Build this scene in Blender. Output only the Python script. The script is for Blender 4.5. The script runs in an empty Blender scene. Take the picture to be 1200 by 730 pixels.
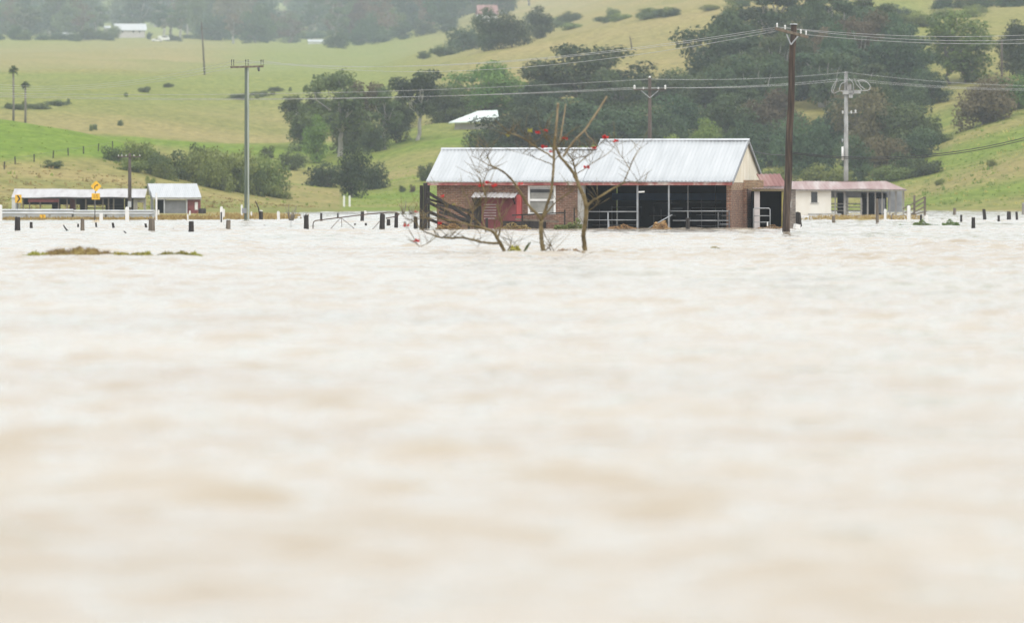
import bpy, math, random
import numpy as np
from mathutils import Vector, Matrix, noise as mnoise

SC = bpy.context.scene
COL = SC.collection
rad = math.radians

# ------------------------------------------------------------------ camera
F = 6667.0          # focal length in pixels of the 1200 px wide photograph (200 mm on 36 mm)
CH = 1.5            # camera height over the flood water
HOR = 230.5         # pixel row of the horizon
cam_d = bpy.data.cameras.new("camera")
cam = bpy.data.objects.new("camera", cam_d)
COL.objects.link(cam)
SC.camera = cam
cam.location = (0, 0, CH)
cam.rotation_euler = (rad(90), 0, 0)
cam_d.sensor_width = 36
cam_d.lens = 200
cam_d.shift_y = (HOR - 365.0) / 1200.0
cam_d.clip_start = 0.5
cam_d.clip_end = 12000
cam_d.dof.use_dof = True
cam_d.dof.focus_distance = 262
cam_d.dof.aperture_fstop = 1.75

# ------------------------------------------------------------------ overcast daylight
SUN_EL, SUN_AZ = 56, 152
world = bpy.data.worlds.new("World")
SC.world = world
world.use_nodes = True
wt = world.node_tree
wt.nodes.clear()
sky = wt.nodes.new("ShaderNodeTexSky")
sky.sky_type = 'NISHITA'
sky.sun_disc = False
sky.sun_elevation = rad(SUN_EL)
sky.sun_rotation = rad(SUN_AZ)
sky.air_density = 1.0
sky.dust_density = 4.0
hs = wt.nodes.new("ShaderNodeHueSaturation")
hs.inputs["Saturation"].default_value = 0.2
mx = wt.nodes.new("ShaderNodeMix")
mx.data_type = 'RGBA'
mx.inputs[0].default_value = 0.85
# even cloud layer, bright down to the horizon
tcw = wt.nodes.new("ShaderNodeTexCoord"); sxyz = wt.nodes.new("ShaderNodeSeparateXYZ")
wt.links.new(tcw.outputs["Generated"], sxyz.inputs[0])
mrw = wt.nodes.new("ShaderNodeMapRange")
mrw.inputs[3].default_value = 0.80; mrw.inputs[4].default_value = 1.0
wt.links.new(sxyz.outputs[2], mrw.inputs[0])
vmw = wt.nodes.new("ShaderNodeVectorMath"); vmw.operation = 'SCALE'
vmw.inputs[0].default_value = (12.4, 12.9, 13.3)
wt.links.new(mrw.outputs[0], vmw.inputs["Scale"])
wt.links.new(vmw.outputs[0], mx.inputs[7])
bg = wt.nodes.new("ShaderNodeBackground")
bg.inputs[1].default_value = 0.085
wo = wt.nodes.new("ShaderNodeOutputWorld")
wt.links.new(sky.outputs[0], hs.inputs["Color"])
wt.links.new(hs.outputs[0], mx.inputs[6])
wt.links.new(mx.outputs[2], bg.inputs[0])
wt.links.new(bg.outputs[0], wo.inputs[0])

sun_d = bpy.data.lights.new("sun", 'SUN')
sun_d.energy = 1.0
sun_d.angle = rad(25)
sun_d.color = (1.0, 0.96, 0.9)
sun = bpy.data.objects.new("sun", sun_d)
COL.objects.link(sun)
sun.location = (0, -50, 80)
sun.rotation_euler = (rad(90 - SUN_EL), 0, rad(180 - SUN_AZ))

SC.view_settings.view_transform = 'Standard'
SC.view_settings.look = 'None'
SC.view_settings.exposure = 0.66
SC.view_settings.gamma = 1
SC.view_settings.use_curve_mapping = False
SC.cycles.max_bounces = 8
SC.cycles.diffuse_bounces = 3
SC.cycles.glossy_bounces = 3
SC.cycles.transparent_max_bounces = 8
SC.cycles.volume_bounces = 1
SC.cycles.use_denoising = True

# ------------------------------------------------------------------ helpers
def P(px, py, Y):
    "world point seen at pixel (px, py) of the photograph at distance Y"
    return Vector(((px - 600) * Y / F, Y, CH + (HOR - py) * Y / F))

def prop(o, label=None, cat=None, group=None, kind=None):
    if label: o["label"] = label
    if cat: o["category"] = cat
    if group: o["group"] = group
    if kind: o["kind"] = kind
    return o

def empty(name, loc=(0, 0, 0), rz=0.0, label=None, cat=None, group=None):
    o = bpy.data.objects.new(name, None)
    COL.objects.link(o)
    o.location = loc
    o.rotation_euler = (0, 0, rz)
    o.empty_display_size = 0.3
    return prop(o, label, cat, group)

class MB:
    "collects geometry in local coordinates"
    def __init__(s):
        s.v = []; s.f = []; s.sm = []; s.tint = None
    def face(s, pts, smooth=False):
        n = len(s.v)
        s.v.extend([tuple(p) for p in pts])
        s.f.append(tuple(range(n, n + len(pts)))); s.sm.append(smooth)
    def box(s, lo, hi):
        x0, y0, z0 = lo; x1, y1, z1 = hi
        n = len(s.v)
        s.v += [(x0,y0,z0),(x1,y0,z0),(x1,y1,z0),(x0,y1,z0),(x0,y0,z1),(x1,y0,z1),(x1,y1,z1),(x0,y1,z1)]
        for q in ((0,3,2,1),(4,5,6,7),(0,1,5,4),(1,2,6,5),(2,3,7,6),(3,0,4,7)):
            s.f.append(tuple(n+i for i in q)); s.sm.append(False)
        return s
    def beam(s, a, b, w, h, up=(0, 0, 1), bev=0.0):
        "rectangular bar from a to b; w across, h along up"
        a = Vector(a); b = Vector(b); d = (b - a).normalized()
        up = Vector(up)
        if abs(d.dot(up)) > 0.98: up = Vector((0, 1, 0))
        side = d.cross(up).normalized(); u2 = side.cross(d).normalized()
        n = len(s.v)
        if bev > 0:
            prof = [(-w/2+bev,-h/2),(w/2-bev,-h/2),(w/2,-h/2+bev),(w/2,h/2-bev),(w/2-bev,h/2),(-w/2+bev,h/2),(-w/2,h/2-bev),(-w/2,-h/2+bev)]
        else:
            prof = [(-w/2,-h/2),(w/2,-h/2),(w/2,h/2),(-w/2,h/2)]
        k = len(prof)
        for p in (a, b):
            for i, j in prof:
                s.v.append(tuple(p + side*i + u2*j))
        for i in range(k):
            s.f.append((n+i, n+(i+1)%k, n+k+(i+1)%k, n+k+i)); s.sm.append(False)
        s.f.append(tuple(n+k-1-i for i in range(k))); s.sm.append(False)
        s.f.append(tuple(n+k+i for i in range(k))); s.sm.append(False)
        return s
    def tube(s, pts, r, seg=6, cap=True):
        pts = [Vector(p) for p in pts]
        rs = r if isinstance(r, (list, tuple)) else [r]*len(pts)
        n = len(s.v)
        prev = None
        for i, p in enumerate(pts):
            if i == 0: d = pts[1]-p
            elif i == len(pts)-1: d = p-pts[i-1]
            else: d = (pts[i+1]-pts[i-1])
            if d.length < 1e-9: d = Vector((0, 0, 1))
            d.normalize()
            if prev is None:
                t = Vector((0, 0, 1)) if abs(d.z) < 0.9 else Vector((1, 0, 0))
                u = d.cross(t).normalized()
            else:
                u = (prev - d*prev.dot(d))
                u = u.normalized() if u.length > 1e-6 else d.orthogonal().normalized()
            prev = u
            w = d.cross(u)
            for k in range(seg):
                a = 2*math.pi*k/seg
                s.v.append(tuple(p + (u*math.cos(a) + w*math.sin(a))*rs[i]))
        for i in range(len(pts)-1):
            for k in range(seg):
                a = n+i*seg+k; b = n+i*seg+(k+1)%seg
                s.f.append((a, b, b+seg, a+seg)); s.sm.append(True)
        if cap:
            s.f.append(tuple(n+seg-1-k for k in range(seg))); s.sm.append(False)
            m = n+(len(pts)-1)*seg
            s.f.append(tuple(m+k for k in range(seg))); s.sm.append(False)
        return s
    def prism(s, poly, axis, t0, t1):
        "poly in the two other axes, extruded along axis"
        def mk(a, b, t):
            return {0: (t, a, b), 1: (a, t, b), 2: (a, b, t)}[axis]
        n = len(s.v); k = len(poly)
        s.v += [mk(a, b, t0) for a, b in poly] + [mk(a, b, t1) for a, b in poly]
        for i in range(k):
            s.f.append((n+i, n+(i+1)%k, n+k+(i+1)%k, n+k+i)); s.sm.append(False)
        s.f.append(tuple(n+k-1-i for i in range(k))); s.sm.append(False)
        s.f.append(tuple(n+k+i for i in range(k))); s.sm.append(False)
        return s
    def sheet(s, o, u, v, ulen, vlen, pitch=0.15, amp=0.013, thick=0.004, sag=0.0, seed=0):
        "corrugated sheet: ridges run along v, waves along u"
        o = Vector(o); u = Vector(u).normalized(); v = Vector(v).normalized()
        nn = u.cross(v).normalized()
        if nn.z < 0: nn = -nn
        nu = max(4, int(ulen/pitch*4)); nv = 6
        r = random.Random(seed)
        ph = [r.uniform(0, 6.28) for _ in range(4)]
        n = len(s.v)
        for side in (0, 1):
            for j in range(nv+1):
                for i in range(nu+1):
                    a = ulen*i/nu; b = vlen*j/nv
                    h = amp*math.sin(2*math.pi*i/4) + (thick if side == 0 else -thick)
                    h += sag*(math.sin(a*1.3+ph[0])*0.5+math.sin(a*0.6+ph[1]+b)*0.5)
                    s.v.append(tuple(o + u*a + v*b + nn*h))
        m = (nu+1)*(nv+1)
        for side in (0, 1):
            for j in range(nv):
                for i in range(nu):
                    a = n+side*m+j*(nu+1)+i
                    q = (a, a+1, a+nu+2, a+nu+1)
                    s.f.append(q if side == 0 else q[::-1]); s.sm.append(True)
        # rims
        def rim(idx):
            for a, b in zip(idx[:-1], idx[1:]):
                s.f.append((n+a, n+b, n+b+m, n+a+m)); s.sm.append(False)
        rim([i for i in range(nu+1)])
        rim([nv*(nu+1)+i for i in range(nu+1)])
        rim([j*(nu+1) for j in range(nv+1)])
        rim([j*(nu+1)+nu for j in range(nv+1)])
        return s
    def mesh(s, name):
        me = bpy.data.meshes.new(name)
        me.from_pydata(s.v, [], s.f)
        me.polygons.foreach_set("use_smooth", s.sm)
        # box-projected UVs in metres
        uvl = me.uv_layers.new(name="UVMap")
        nv = len(me.loops)
        li = np.empty(nv, np.int32); me.loops.foreach_get("vertex_index", li)
        co = np.array(s.v, np.float32)
        nor = np.empty(len(me.polygons)*3, np.float32); me.polygons.foreach_get("normal", nor)
        nor = np.abs(nor.reshape(-1, 3))
        tot = np.empty(len(me.polygons), np.int32); me.polygons.foreach_get("loop_total", tot)
        ln = np.repeat(nor, tot, axis=0)
        c = co[li]
        zt = ln[:, 2] > 0.75
        xt = ~zt & (ln[:, 0] > ln[:, 1])
        uv = np.stack([c[:, 0], c[:, 2]], 1)
        uv[zt] = c[zt][:, :2]
        uv[xt] = c[xt][:, 1:]
        uvl.data.foreach_set("uv", uv.ravel().astype(np.float32))
        if s.tint is not None:
            at = me.attributes.new("tint", 'FLOAT', 'POINT')
            at.data.foreach_set("value", np.array(s.tint, np.float32))
        me.update()
        return me
    def build(s, name, m, parent=None, label=None, cat=None, group=None, kind=None):
        me = s.mesh(name)
        me.materials.append(m)
        o = bpy.data.objects.new(name, me)
        COL.objects.link(o)
        if parent is not None: o.parent = parent
        return prop(o, label, cat, group, kind)

def link_copy(src, parent=None):
    c = src.copy()
    COL.objects.link(c)
    if parent is not None: c.parent = parent
    for ch in list(src.children):
        link_copy(ch, c)
    return c

# ------------------------------------------------------------------ materials
class NT:
    def __init__(s, m):
        s.t = m.node_tree; s.n = s.t.nodes; s.l = s.t.links
    def add(s, typ, **kw):
        n = s.n.new(typ)
        for k, v in kw.items(): setattr(n, k, v)
        return n
    def link(s, a, b): s.l.new(a, b)

def ramp(nt, pts):
    r = nt.add("ShaderNodeValToRGB")
    e = r.color_ramp.elements
    while len(e) < len(pts): e.new(0.5)
    for i, (p, c) in enumerate(pts):
        e[i].position = p
        e[i].color = (*c, 1) if len(c) == 3 else c
    return r

def mat(name, cols, scale=3.0, rough=0.8, metal=0.0, detail=5, stretch=(1, 1, 1), bump=0.0, bscale=None,
        coord="Object", rnd=0.0, spec=0.5, lo=0.3, hi=0.7):
    "noise-driven material: cols = list of colours from the noise's low to its high end"
    m = bpy.data.materials.new(name); m.use_nodes = True
    nt = NT(m); nt.n.clear()
    out = nt.add("ShaderNodeOutputMaterial"); b = nt.add("ShaderNodeBsdfPrincipled")
    nt.link(b.outputs[0], out.inputs[0])
    tc = nt.add("ShaderNodeTexCoord"); mp = nt.add("ShaderNodeMapping")
    mp.inputs["Scale"].default_value = stretch
    nt.link(tc.outputs[coord], mp.inputs[0])
    no = nt.add("ShaderNodeTexNoise"); no.inputs["Scale"].default_value = scale; no.inputs["Detail"].default_value = detail
    nt.link(mp.outputs[0], no.inputs["Vector"])
    if isinstance(cols[0], (int, float)): cols = [cols]
    if len(cols) == 1:
        c = cols[0]; cols = [tuple(x*0.78 for x in c), tuple(min(1, x*1.18) for x in c)]
    k = len(cols)
    r = ramp(nt, [(lo+(hi-lo)*i/(k-1), c) for i, c in enumerate(cols)])
    nt.link(no.outputs[0], r.inputs[0])
    src = r.outputs[0]
    if rnd:
        oi = nt.add("ShaderNodeObjectInfo"); mr = nt.add("ShaderNodeMapRange")
        mr.inputs[3].default_value = 1-rnd; mr.inputs[4].default_value = 1+rnd
        nt.link(oi.outputs["Random"], mr.inputs[0])
        h = nt.add("ShaderNodeHueSaturation")
        nt.link(mr.outputs[0], h.inputs["Value"]); nt.link(src, h.inputs["Color"])
        src = h.outputs[0]
    nt.link(src, b.inputs["Base Color"])
    b.inputs["Roughness"].default_value = rough
    b.inputs["Metallic"].default_value = metal
    b.inputs["Specular IOR Level"].default_value = spec
    if bump:
        n2 = nt.add("ShaderNodeTexNoise"); n2.inputs["Scale"].default_value = bscale or scale*3; n2.inputs["Detail"].default_value = 4
        nt.link(mp.outputs[0], n2.inputs["Vector"])
        bp = nt.add("ShaderNodeBump"); bp.inputs["Strength"].default_value = 1; bp.inputs["Distance"].default_value = bump
        nt.link(n2.outputs[0], bp.inputs["Height"]); nt.link(bp.outputs[0], b.inputs["Normal"])
    m["bsdf"] = b.name
    return m

def brick_mat(name, c1, c2, mortar, dirt, scale=1.0):
    m = bpy.data.materials.new(name); m.use_nodes = True
    nt = NT(m); nt.n.clear()
    out = nt.add("ShaderNodeOutputMaterial"); b = nt.add("ShaderNodeBsdfPrincipled")
    nt.link(b.outputs[0], out.inputs[0])
    uv = nt.add("ShaderNodeUVMap")
    br = nt.add("ShaderNodeTexBrick")
    br.inputs["Scale"].default_value = scale
    br.inputs["Brick Width"].default_value = 0.24; br.inputs["Row Height"].default_value = 0.086
    br.inputs["Mortar Size"].default_value = 0.009; br.inputs["Mortar Smooth"].default_value = 0.1
    br.inputs["Color1"].default_value = (*c1, 1); br.inputs["Color2"].default_value = (*c2, 1)
    br.inputs["Mortar"].default_value = (*mortar, 1)
    nt.link(uv.outputs[0], br.inputs["Vector"])
    no = nt.add("ShaderNodeTexNoise"); no.inputs["Scale"].default_value = 1.3; no.inputs["Detail"].default_value = 6
    nt.link(uv.outputs[0], no.inputs["Vector"])
    n3 = nt.add("ShaderNodeTexNoise"); n3.inputs["Scale"].default_value = 6.5; n3.inputs["Detail"].default_value = 3
    mp = nt.add("ShaderNodeMapping"); mp.inputs["Scale"].default_value = (0.7, 2.0, 1)
    nt.link(uv.outputs[0], mp.inputs[0]); nt.link(mp.outputs[0], n3.inputs["Vector"])
    r = ramp(nt, [(0.42, (0, 0, 0)), (0.68, (1, 1, 1))]); nt.link(no.outputs[0], r.inputs[0])
    mx = nt.add("ShaderNodeMix", data_type='RGBA'); mx.inputs[7].default_value = (*dirt, 1)
    ml = nt.add("ShaderNodeMath", operation='MULTIPLY'); ml.inputs[1].default_value = 0.75
    nt.link(r.outputs[0], ml.inputs[0]); nt.link(ml.outputs[0], mx.inputs[0]); nt.link(br.outputs[0], mx.inputs[6])
    h = nt.add("ShaderNodeHueSaturation"); mr = nt.add("ShaderNodeMapRange")
    mr.inputs[1].default_value = 0.3; mr.inputs[2].default_value = 0.7; mr.inputs[3].default_value = 0.6; mr.inputs[4].default_value = 1.35
    nt.link(n3.outputs[0], mr.inputs[0]); nt.link(mr.outputs[0], h.inputs["Value"]); nt.link(mx.outputs[2], h.inputs["Color"])
    nt.link(h.outputs[0], b.inputs["Base Color"])
    b.inputs["Roughness"].default_value = 0.9
    bp = nt.add("ShaderNodeBump"); bp.inputs["Distance"].default_value = 0.006
    nt.link(br.outputs["Fac"], bp.inputs["Height"]); bp.invert = True
    nt.link(bp.outputs[0], b.inputs["Normal"])
    return m

def foliage_mat(name, c_dark, c_light, transl=0.35):
    m = bpy.data.materials.new(name); m.use_nodes = True
    nt = NT(m); nt.n.clear()
    out = nt.add("ShaderNodeOutputMaterial")
    b = nt.add("ShaderNodeBsdfPrincipled"); b.inputs["Roughness"].default_value = 0.6
    b.inputs["Specular IOR Level"].default_value = 0.25
    tr = nt.add("ShaderNodeBsdfTranslucent")
    ms = nt.add("ShaderNodeMixShader"); ms.inputs[0].default_value = transl
    at = nt.add("ShaderNodeAttribute"); at.attribute_name = "tint"
    r = ramp(nt, [(0.0, c_dark), (1.0, c_light)])
    nt.link(at.outputs["Fac"], r.inputs[0])
    oi = nt.add("ShaderNodeObjectInfo")
    mr = nt.add("ShaderNodeMapRange"); mr.inputs[3].default_value = 0.75; mr.inputs[4].default_value = 1.3
    nt.link(oi.outputs["Random"], mr.inputs[0])
    mh = nt.add("ShaderNodeMapRange"); mh.inputs[3].default_value = 0.478; mh.inputs[4].default_value = 0.515
    fr = nt.add("ShaderNodeMath", operation='FRACT'); mu = nt.add("ShaderNodeMath", operation='MULTIPLY'); mu.inputs[1].default_value = 7.3
    nt.link(oi.outputs["Random"], mu.inputs[0]); nt.link(mu.outputs[0], fr.inputs[0]); nt.link(fr.outputs[0], mh.inputs[0])
    h = nt.add("ShaderNodeHueSaturation")
    nt.link(mr.outputs[0], h.inputs["Value"]); nt.link(mh.outputs[0], h.inputs["Hue"]); nt.link(r.outputs[0], h.inputs["Color"])
    nt.link(h.outputs[0], b.inputs["Base Color"]); nt.link(h.outputs[0], tr.inputs[0])
    nt.link(b.outputs[0], ms.inputs[1]); nt.link(tr.outputs[0], ms.inputs[2]); nt.link(ms.outputs[0], out.inputs[0])
    return m

# ------------------------------------------------------------------ terrain
TY = [300, 360, 420, 480, 540, 600, 660, 720, 800, 900, 1000, 1300, 2400, 3400, 4600, 6500]
TT = {
 -400: [268,260,256,253,240,170,130,150,150,135,115,85,48,36,5,-60],
 0:    [268,258,253.8,251.2,236,185,138,165,160,140,120,85,48,37,5,-60],
 90:   [268,258,253.8,251.2,238,195,152,172,162,143,122,86,48,37,5,-60],
 150:  [268,258,253.8,251.2,240,202,168,182,167,147,125,88,49,38,6,-60],
 240:  [268,258.2,253.8,251.2,244,222,194,200,178,155,132,92,50,38,6,-60],
 330:  [268,262,256.5,253,248,240,222,212,185,162,138,95,53,38,6,-60],
 430:  [268,264,258,254,251.5,247,237,214,178,160,135,95,54,34,2,-70],
 500:  [268,265,259,255,252,246,230,197,158,143,118,78,40,20,-15,-90],
 560:  [268,266,260,256,252.5,247.5,233,195,156,130,100,62,22,0,-35,-100],
 650:  [268,266,260,256,252.5,248,236,200,160,125,90,45,8,-20,-60,-140],
 750:  [268,266,260,256,253,248.5,238,208,165,118,75,20,-25,-60,-100,-170],
 880:  [268,264,258,254.5,252.5,248.5,239,216,168,110,55,-5,-60,-100,-150,-200],
 980:  [268,258.0,253.9,250.9,251.5,248.5,240,218,163,100,45,-10,-65,-110,-150,-200],
 1060: [268,258.1,253.9,250.9,251,248.2,234,195,140,95,55,0,-60,-100,-150,-200],
 1130: [268,262,257,253.5,251,247.8,215,172,118,88,50,-5,-60,-100,-150,-200],
 1200: [268,264,258,254,251,246,195,150,105,78,45,-8,-60,-100,-150,-200],
 1500: [268,264,258,254,250,230,160,110,75,50,20,-30,-80,-120,-170,-220],
}
PXS = np.arange(-1500, 2701, 8.0)
YS = np.concatenate([np.arange(300, 800, 6.0), np.arange(800, 1300, 12.0), np.arange(1300, 6501, 60.0)])
def _grid():
    keys = sorted(TT)
    tab = np.array([TT[k] for k in keys], float)
    A = np.stack([np.interp(YS, TY, row) for row in tab])            # keys x Y
    G = np.stack([np.interp(PXS, keys, A[:, j]) for j in range(len(YS))])   # Y x px
    k = np.exp(-0.5*(np.arange(-8, 9)/3.0)**2); k /= k.sum()
    pad = np.pad(G, ((0, 0), (8, 8)), mode='edge')
    G = sum(k[i]*pad[:, i:i+G.shape[1]] for i in range(17))
    k = np.exp(-0.5*(np.arange(-4, 5)/1.4)**2); k /= k.sum()
    pad = np.pad(G, ((4, 4), (0, 0)), mode='edge')
    G = sum(k[i]*pad[i:i+G.shape[0], :] for i in range(9))
    Z = CH + (HOR - G)*YS[:, None]/F
    X = (PXS[None, :]-600)*YS[:, None]/F
    # rolling unevenness on dry land
    w = np.clip(Z-0.3, 0, 1)
    n = np.zeros_like(Z)
    for lam, a, s in ((60, .45, 1), (23, .22, 2), (9, .10, 3), (170, 1.0, 4)):
        r = np.random.RandomState(s)
        for _ in range(5):
            th = r.uniform(0, 6.28); ph = r.uniform(0, 6.28); l2 = lam*r.uniform(.7, 1.4)
            n += a/2.5*np.sin(2*np.pi/l2*(X*np.cos(th)+YS[:, None]*np.sin(th))+ph)
    far = np.clip((YS[:, None]-500)/300, 0.25, 1)
    return Z + n*w*far + np.where((YS[:, None] < 500) & (YS[:, None] > 340), 0.09*n, 0)
GZ = _grid()

def gz(x, y):
    "terrain height at world x, y"
    px = 600 + x*F/max(y, 300.0)
    j = np.clip(np.searchsorted(YS, y)-1, 0, len(YS)-2)
    t = min(max((y-YS[j])/(YS[j+1]-YS[j]), 0), 1)
    i = int(np.clip((px-PXS[0])//8, 0, len(PXS)-2))
    s = (px-PXS[i])/8
    a = GZ[j, i]*(1-s)+GZ[j, i+1]*s; b = GZ[j+1, i]*(1-s)+GZ[j+1, i+1]*s
    return float(a*(1-t)+b*t)

def hit(px, py, y0=420):
    "first terrain point seen at pixel px, py"
    y = y0
    while y < 6300:
        x = (px-600)*y/F
        if gz(x, y) >= CH+(HOR-py)*y/F and gz(x, y) > 0.02:
            return Vector((x, y, gz(x, y)))
        y += 2 if y < 900 else 6
    return Vector(((px-600)*5000/F, 5000, gz((px-600)*5000/F, 5000)))

def on_land(px, y):
    x = (px-600)*y/F
    return Vector((x, y, gz(x, y)))

def grid_mesh(name, X, Y, Z, smooth=True):
    r, c = X.shape
    me = bpy.data.meshes.new(name)
    co = np.stack([X, Y, Z], -1).reshape(-1, 3).astype(np.float32)
    idx = np.arange(r*c).reshape(r, c)
    q = np.stack([idx[:-1, :-1], idx[:-1, 1:], idx[1:, 1:], idx[1:, :-1]], -1).reshape(-1, 4)
    me.vertices.add(len(co)); me.vertices.foreach_set("co", co.ravel())
    me.loops.add(q.size); me.loops.foreach_set("vertex_index", q.ravel().astype(np.int32))
    me.polygons.add(len(q)); me.polygons.foreach_set("loop_start", np.arange(0, q.size, 4, dtype=np.int32))
    me.polygons.foreach_set("loop_total", np.full(len(q), 4, np.int32))
    me.polygons.foreach_set("use_smooth", np.full(len(q), smooth))
    me.update(calc_edges=True)
    return me

def field_colours(X, Yv, Z):
    "what grows where: r = lush green, g = dry tan grass, b = olive rough grass"
    px = 600 + X*F/np.maximum(Yv, 300)
    py = HOR - (Z-CH)*F/Yv
    r = np.random.RandomState(9)
    n = np.zeros_like(X)
    for _ in range(24):
        lam = np.exp(r.uniform(np.log(14), np.log(160))); th = r.uniform(-.5, .5); ph = r.uniform(0, 6.28)
        n += np.sin(2*np.pi/lam*(Yv*np.cos(th)*0.6+X*np.sin(th)+6*np.sin(X/31+ph))+ph)
    n /= 5.0
    ss = lambda a, b, t: np.clip((t-a)/(b-a), 0, 1)**2*(3-2*np.clip((t-a)/(b-a), 0, 1))
    lush = np.zeros_like(X); dry = np.zeros_like(X)
    knob = (Yv < 690) & (px < 400)
    edge = 186 - 0.02*px + 7*n                     # the bright paddock ends here
    lk = ss(8, -8, py-edge)*ss(200, 130, px)
    dk = 0.55 + 0.35*n
    dk = dk*ss(255, 235, py)
    lush = np.where(knob, lk*1.15 + (1-lk)*0.15, lush); dry = np.where(knob, (1-lk)*np.clip(dk, 0, 1), dry)
    mid = ~knob & (Yv < 830) & (px < 900)
    lm = 0.62 + 0.25*n
    lush = np.where(mid, np.clip(lm, 0, 1), lush); dry = np.where(mid, np.clip(0.30-0.3*n, 0, 1), dry)
    rt = (Yv < 830) & (px >= 900)
    lush = np.where(rt, np.clip(0.36+0.25*n, 0, 1), lush); dry = np.where(rt, np.clip(0.32-0.3*n, 0, 1), dry)
    far = ~knob & (Yv >= 830)
    # far-left paddocks: bands of pale green and tan; tan towards the bottom and on the middle hill
    band = 0.45 + 0.45*np.sin((py-0.06*px)/9.0 + 1.2*n)
    tan = ss(112, 150, py - 0.0*px)*ss(600, 350, px)*0.8 + ss(430, 620, px)*ss(1080, 900, px)*0.95
    tan = np.clip(tan + ss(30, 0, abs(py-68+0.03*px-n*6))*0.85*ss(330, 200, px), 0, 1)
    tan = np.clip(tan + ss(1050, 1120, px)*0.55, 0, 1)
    lush = np.where(far, np.clip((1-tan)*(0.55+0.25*band), 0, 1), lush)
    dry = np.where(far, np.clip(tan*(0.75+0.2*n)+(1-tan)*0.28, 0, 1), dry)
    bank = (Yv < 500)
    lush = np.where(bank, 0.1, lush); dry = np.where(bank, np.clip(0.9+0.4*n, .4, 1), dry)
    return np.stack([lush, dry, np.clip(0.5+0.4*n, 0, 1), np.ones_like(lush)], -1)

def build_ground():
    ys = np.concatenate([[-150, 100, 200], YS])
    Z = np.concatenate([np.full((3, len(PXS)), -1.4), GZ])
    X = (PXS[None, :]-600)*np.maximum(ys, 300)[:, None]/F
    Y = np.repeat(ys[:, None], len(PXS), 1)
    me = grid_mesh("ground", X, Y, Z)
    colr = field_colours(X, np.maximum(Y, 300), Z).reshape(-1, 4).astype(np.float32)
    at = me.attributes.new("growth", 'FLOAT_COLOR', 'POINT')
    at.data.foreach_set("color", colr.ravel())
    m = bpy.data.materials.new("pasture"); m.use_nodes = True
    nt = NT(m); nt.n.clear()
    out = nt.add("ShaderNodeOutputMaterial"); b = nt.add("ShaderNodeBsdfPrincipled")
    nt.link(b.outputs[0], out.inputs[0]); b.inputs["Roughness"].default_value = 0.95
    b.inputs["Specular IOR Level"].default_value = 0.1
    a = nt.add("ShaderNodeAttribute"); a.attribute_name = "growth"
    sp = nt.add("ShaderNodeSeparateColor"); nt.link(a.outputs["Color"], sp.inputs[0])
    tc = nt.add("ShaderNodeTexCoord")
    n1 = nt.add("ShaderNodeTexNoise"); n1.inputs["Scale"].default_value = 0.045; n1.inputs["Detail"].default_value = 8; n1.inputs["Roughness"].default_value = .65
    nt.link(tc.outputs["Object"], n1.inputs["Vector"])
    n2 = nt.add("ShaderNodeTexNoise"); n2.inputs["Scale"].default_value = 0.5; n2.inputs["Detail"].default_value = 6; n2.inputs["Roughness"].default_value = .7
    nt.link(tc.outputs["Object"], n2.inputs["Vector"])
    def jit(sock, node, amt):
        ma = nt.add("ShaderNodeMath", operation='MULTIPLY_ADD'); ma.inputs[1].default_value = amt; ma.inputs[2].default_value = -amt*0.5
        nt.link(node.outputs[0], ma.inputs[0])
        ad = nt.add("ShaderNodeMath", operation='ADD', use_clamp=True)
        nt.link(sock, ad.inputs[0]); nt.link(ma.outputs[0], ad.inputs[1])
        return ad.outputs[0]
    lu = jit(sp.outputs[0], n1, 1.1); dr = jit(sp.outputs[1], n2, 0.9)
    dr = jit(dr, n1, 0.7)
    m1 = nt.add("ShaderNodeMix", data_type='RGBA'); m1.inputs[6].default_value = (0.175, 0.185, 0.044, 1); m1.inputs[7].default_value = (0.145, 0.220, 0.020, 1)
    nt.link(lu, m1.inputs[0])
    m2 = nt.add("ShaderNodeMix", data_type='RGBA'); m2.inputs[7].default_value = (0.31, 0.245, 0.094, 1)
    nt.link(dr, m2.inputs[0]); nt.link(m1.outputs[2], m2.inputs[6])
    h = nt.add("ShaderNodeHueSaturation"); mr = nt.add("ShaderNodeMapRange")
    mr.inputs[1].default_value = .3; mr.inputs[2].default_value = .7; mr.inputs[3].default_value = .70; mr.inputs[4].default_value = 1.24
    mpz = nt.add("ShaderNodeMapping"); mpz.inputs["Scale"].default_value = (1.0, .45, 1.0); nt.link(tc.outputs["Object"], mpz.inputs[0])
    nt.link(mpz.outputs[0], n2.inputs["Vector"]); n2.inputs["Scale"].default_value = 0.7
    bpg = nt.add("ShaderNodeBump"); bpg.inputs["Distance"].default_value = 0.55; bpg.inputs["Strength"].default_value = .9
    nt.link(n2.outputs[0], bpg.inputs["Height"]); nt.link(bpg.outputs[0], b.inputs["Normal"])
    nt.link(n2.outputs[0], mr.inputs[0]); nt.link(mr.outputs[0], h.inputs["Value"]); nt.link(m2.outputs[2], h.inputs["Color"])
    nt.link(h.outputs[0], b.inputs["Base Color"])
    me.materials.append(m)
    o = bpy.data.objects.new("ground", me); COL.objects.link(o)
    prop(o, "green and straw coloured hill pasture rising behind the flood", kind="structure")
build_ground()

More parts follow.
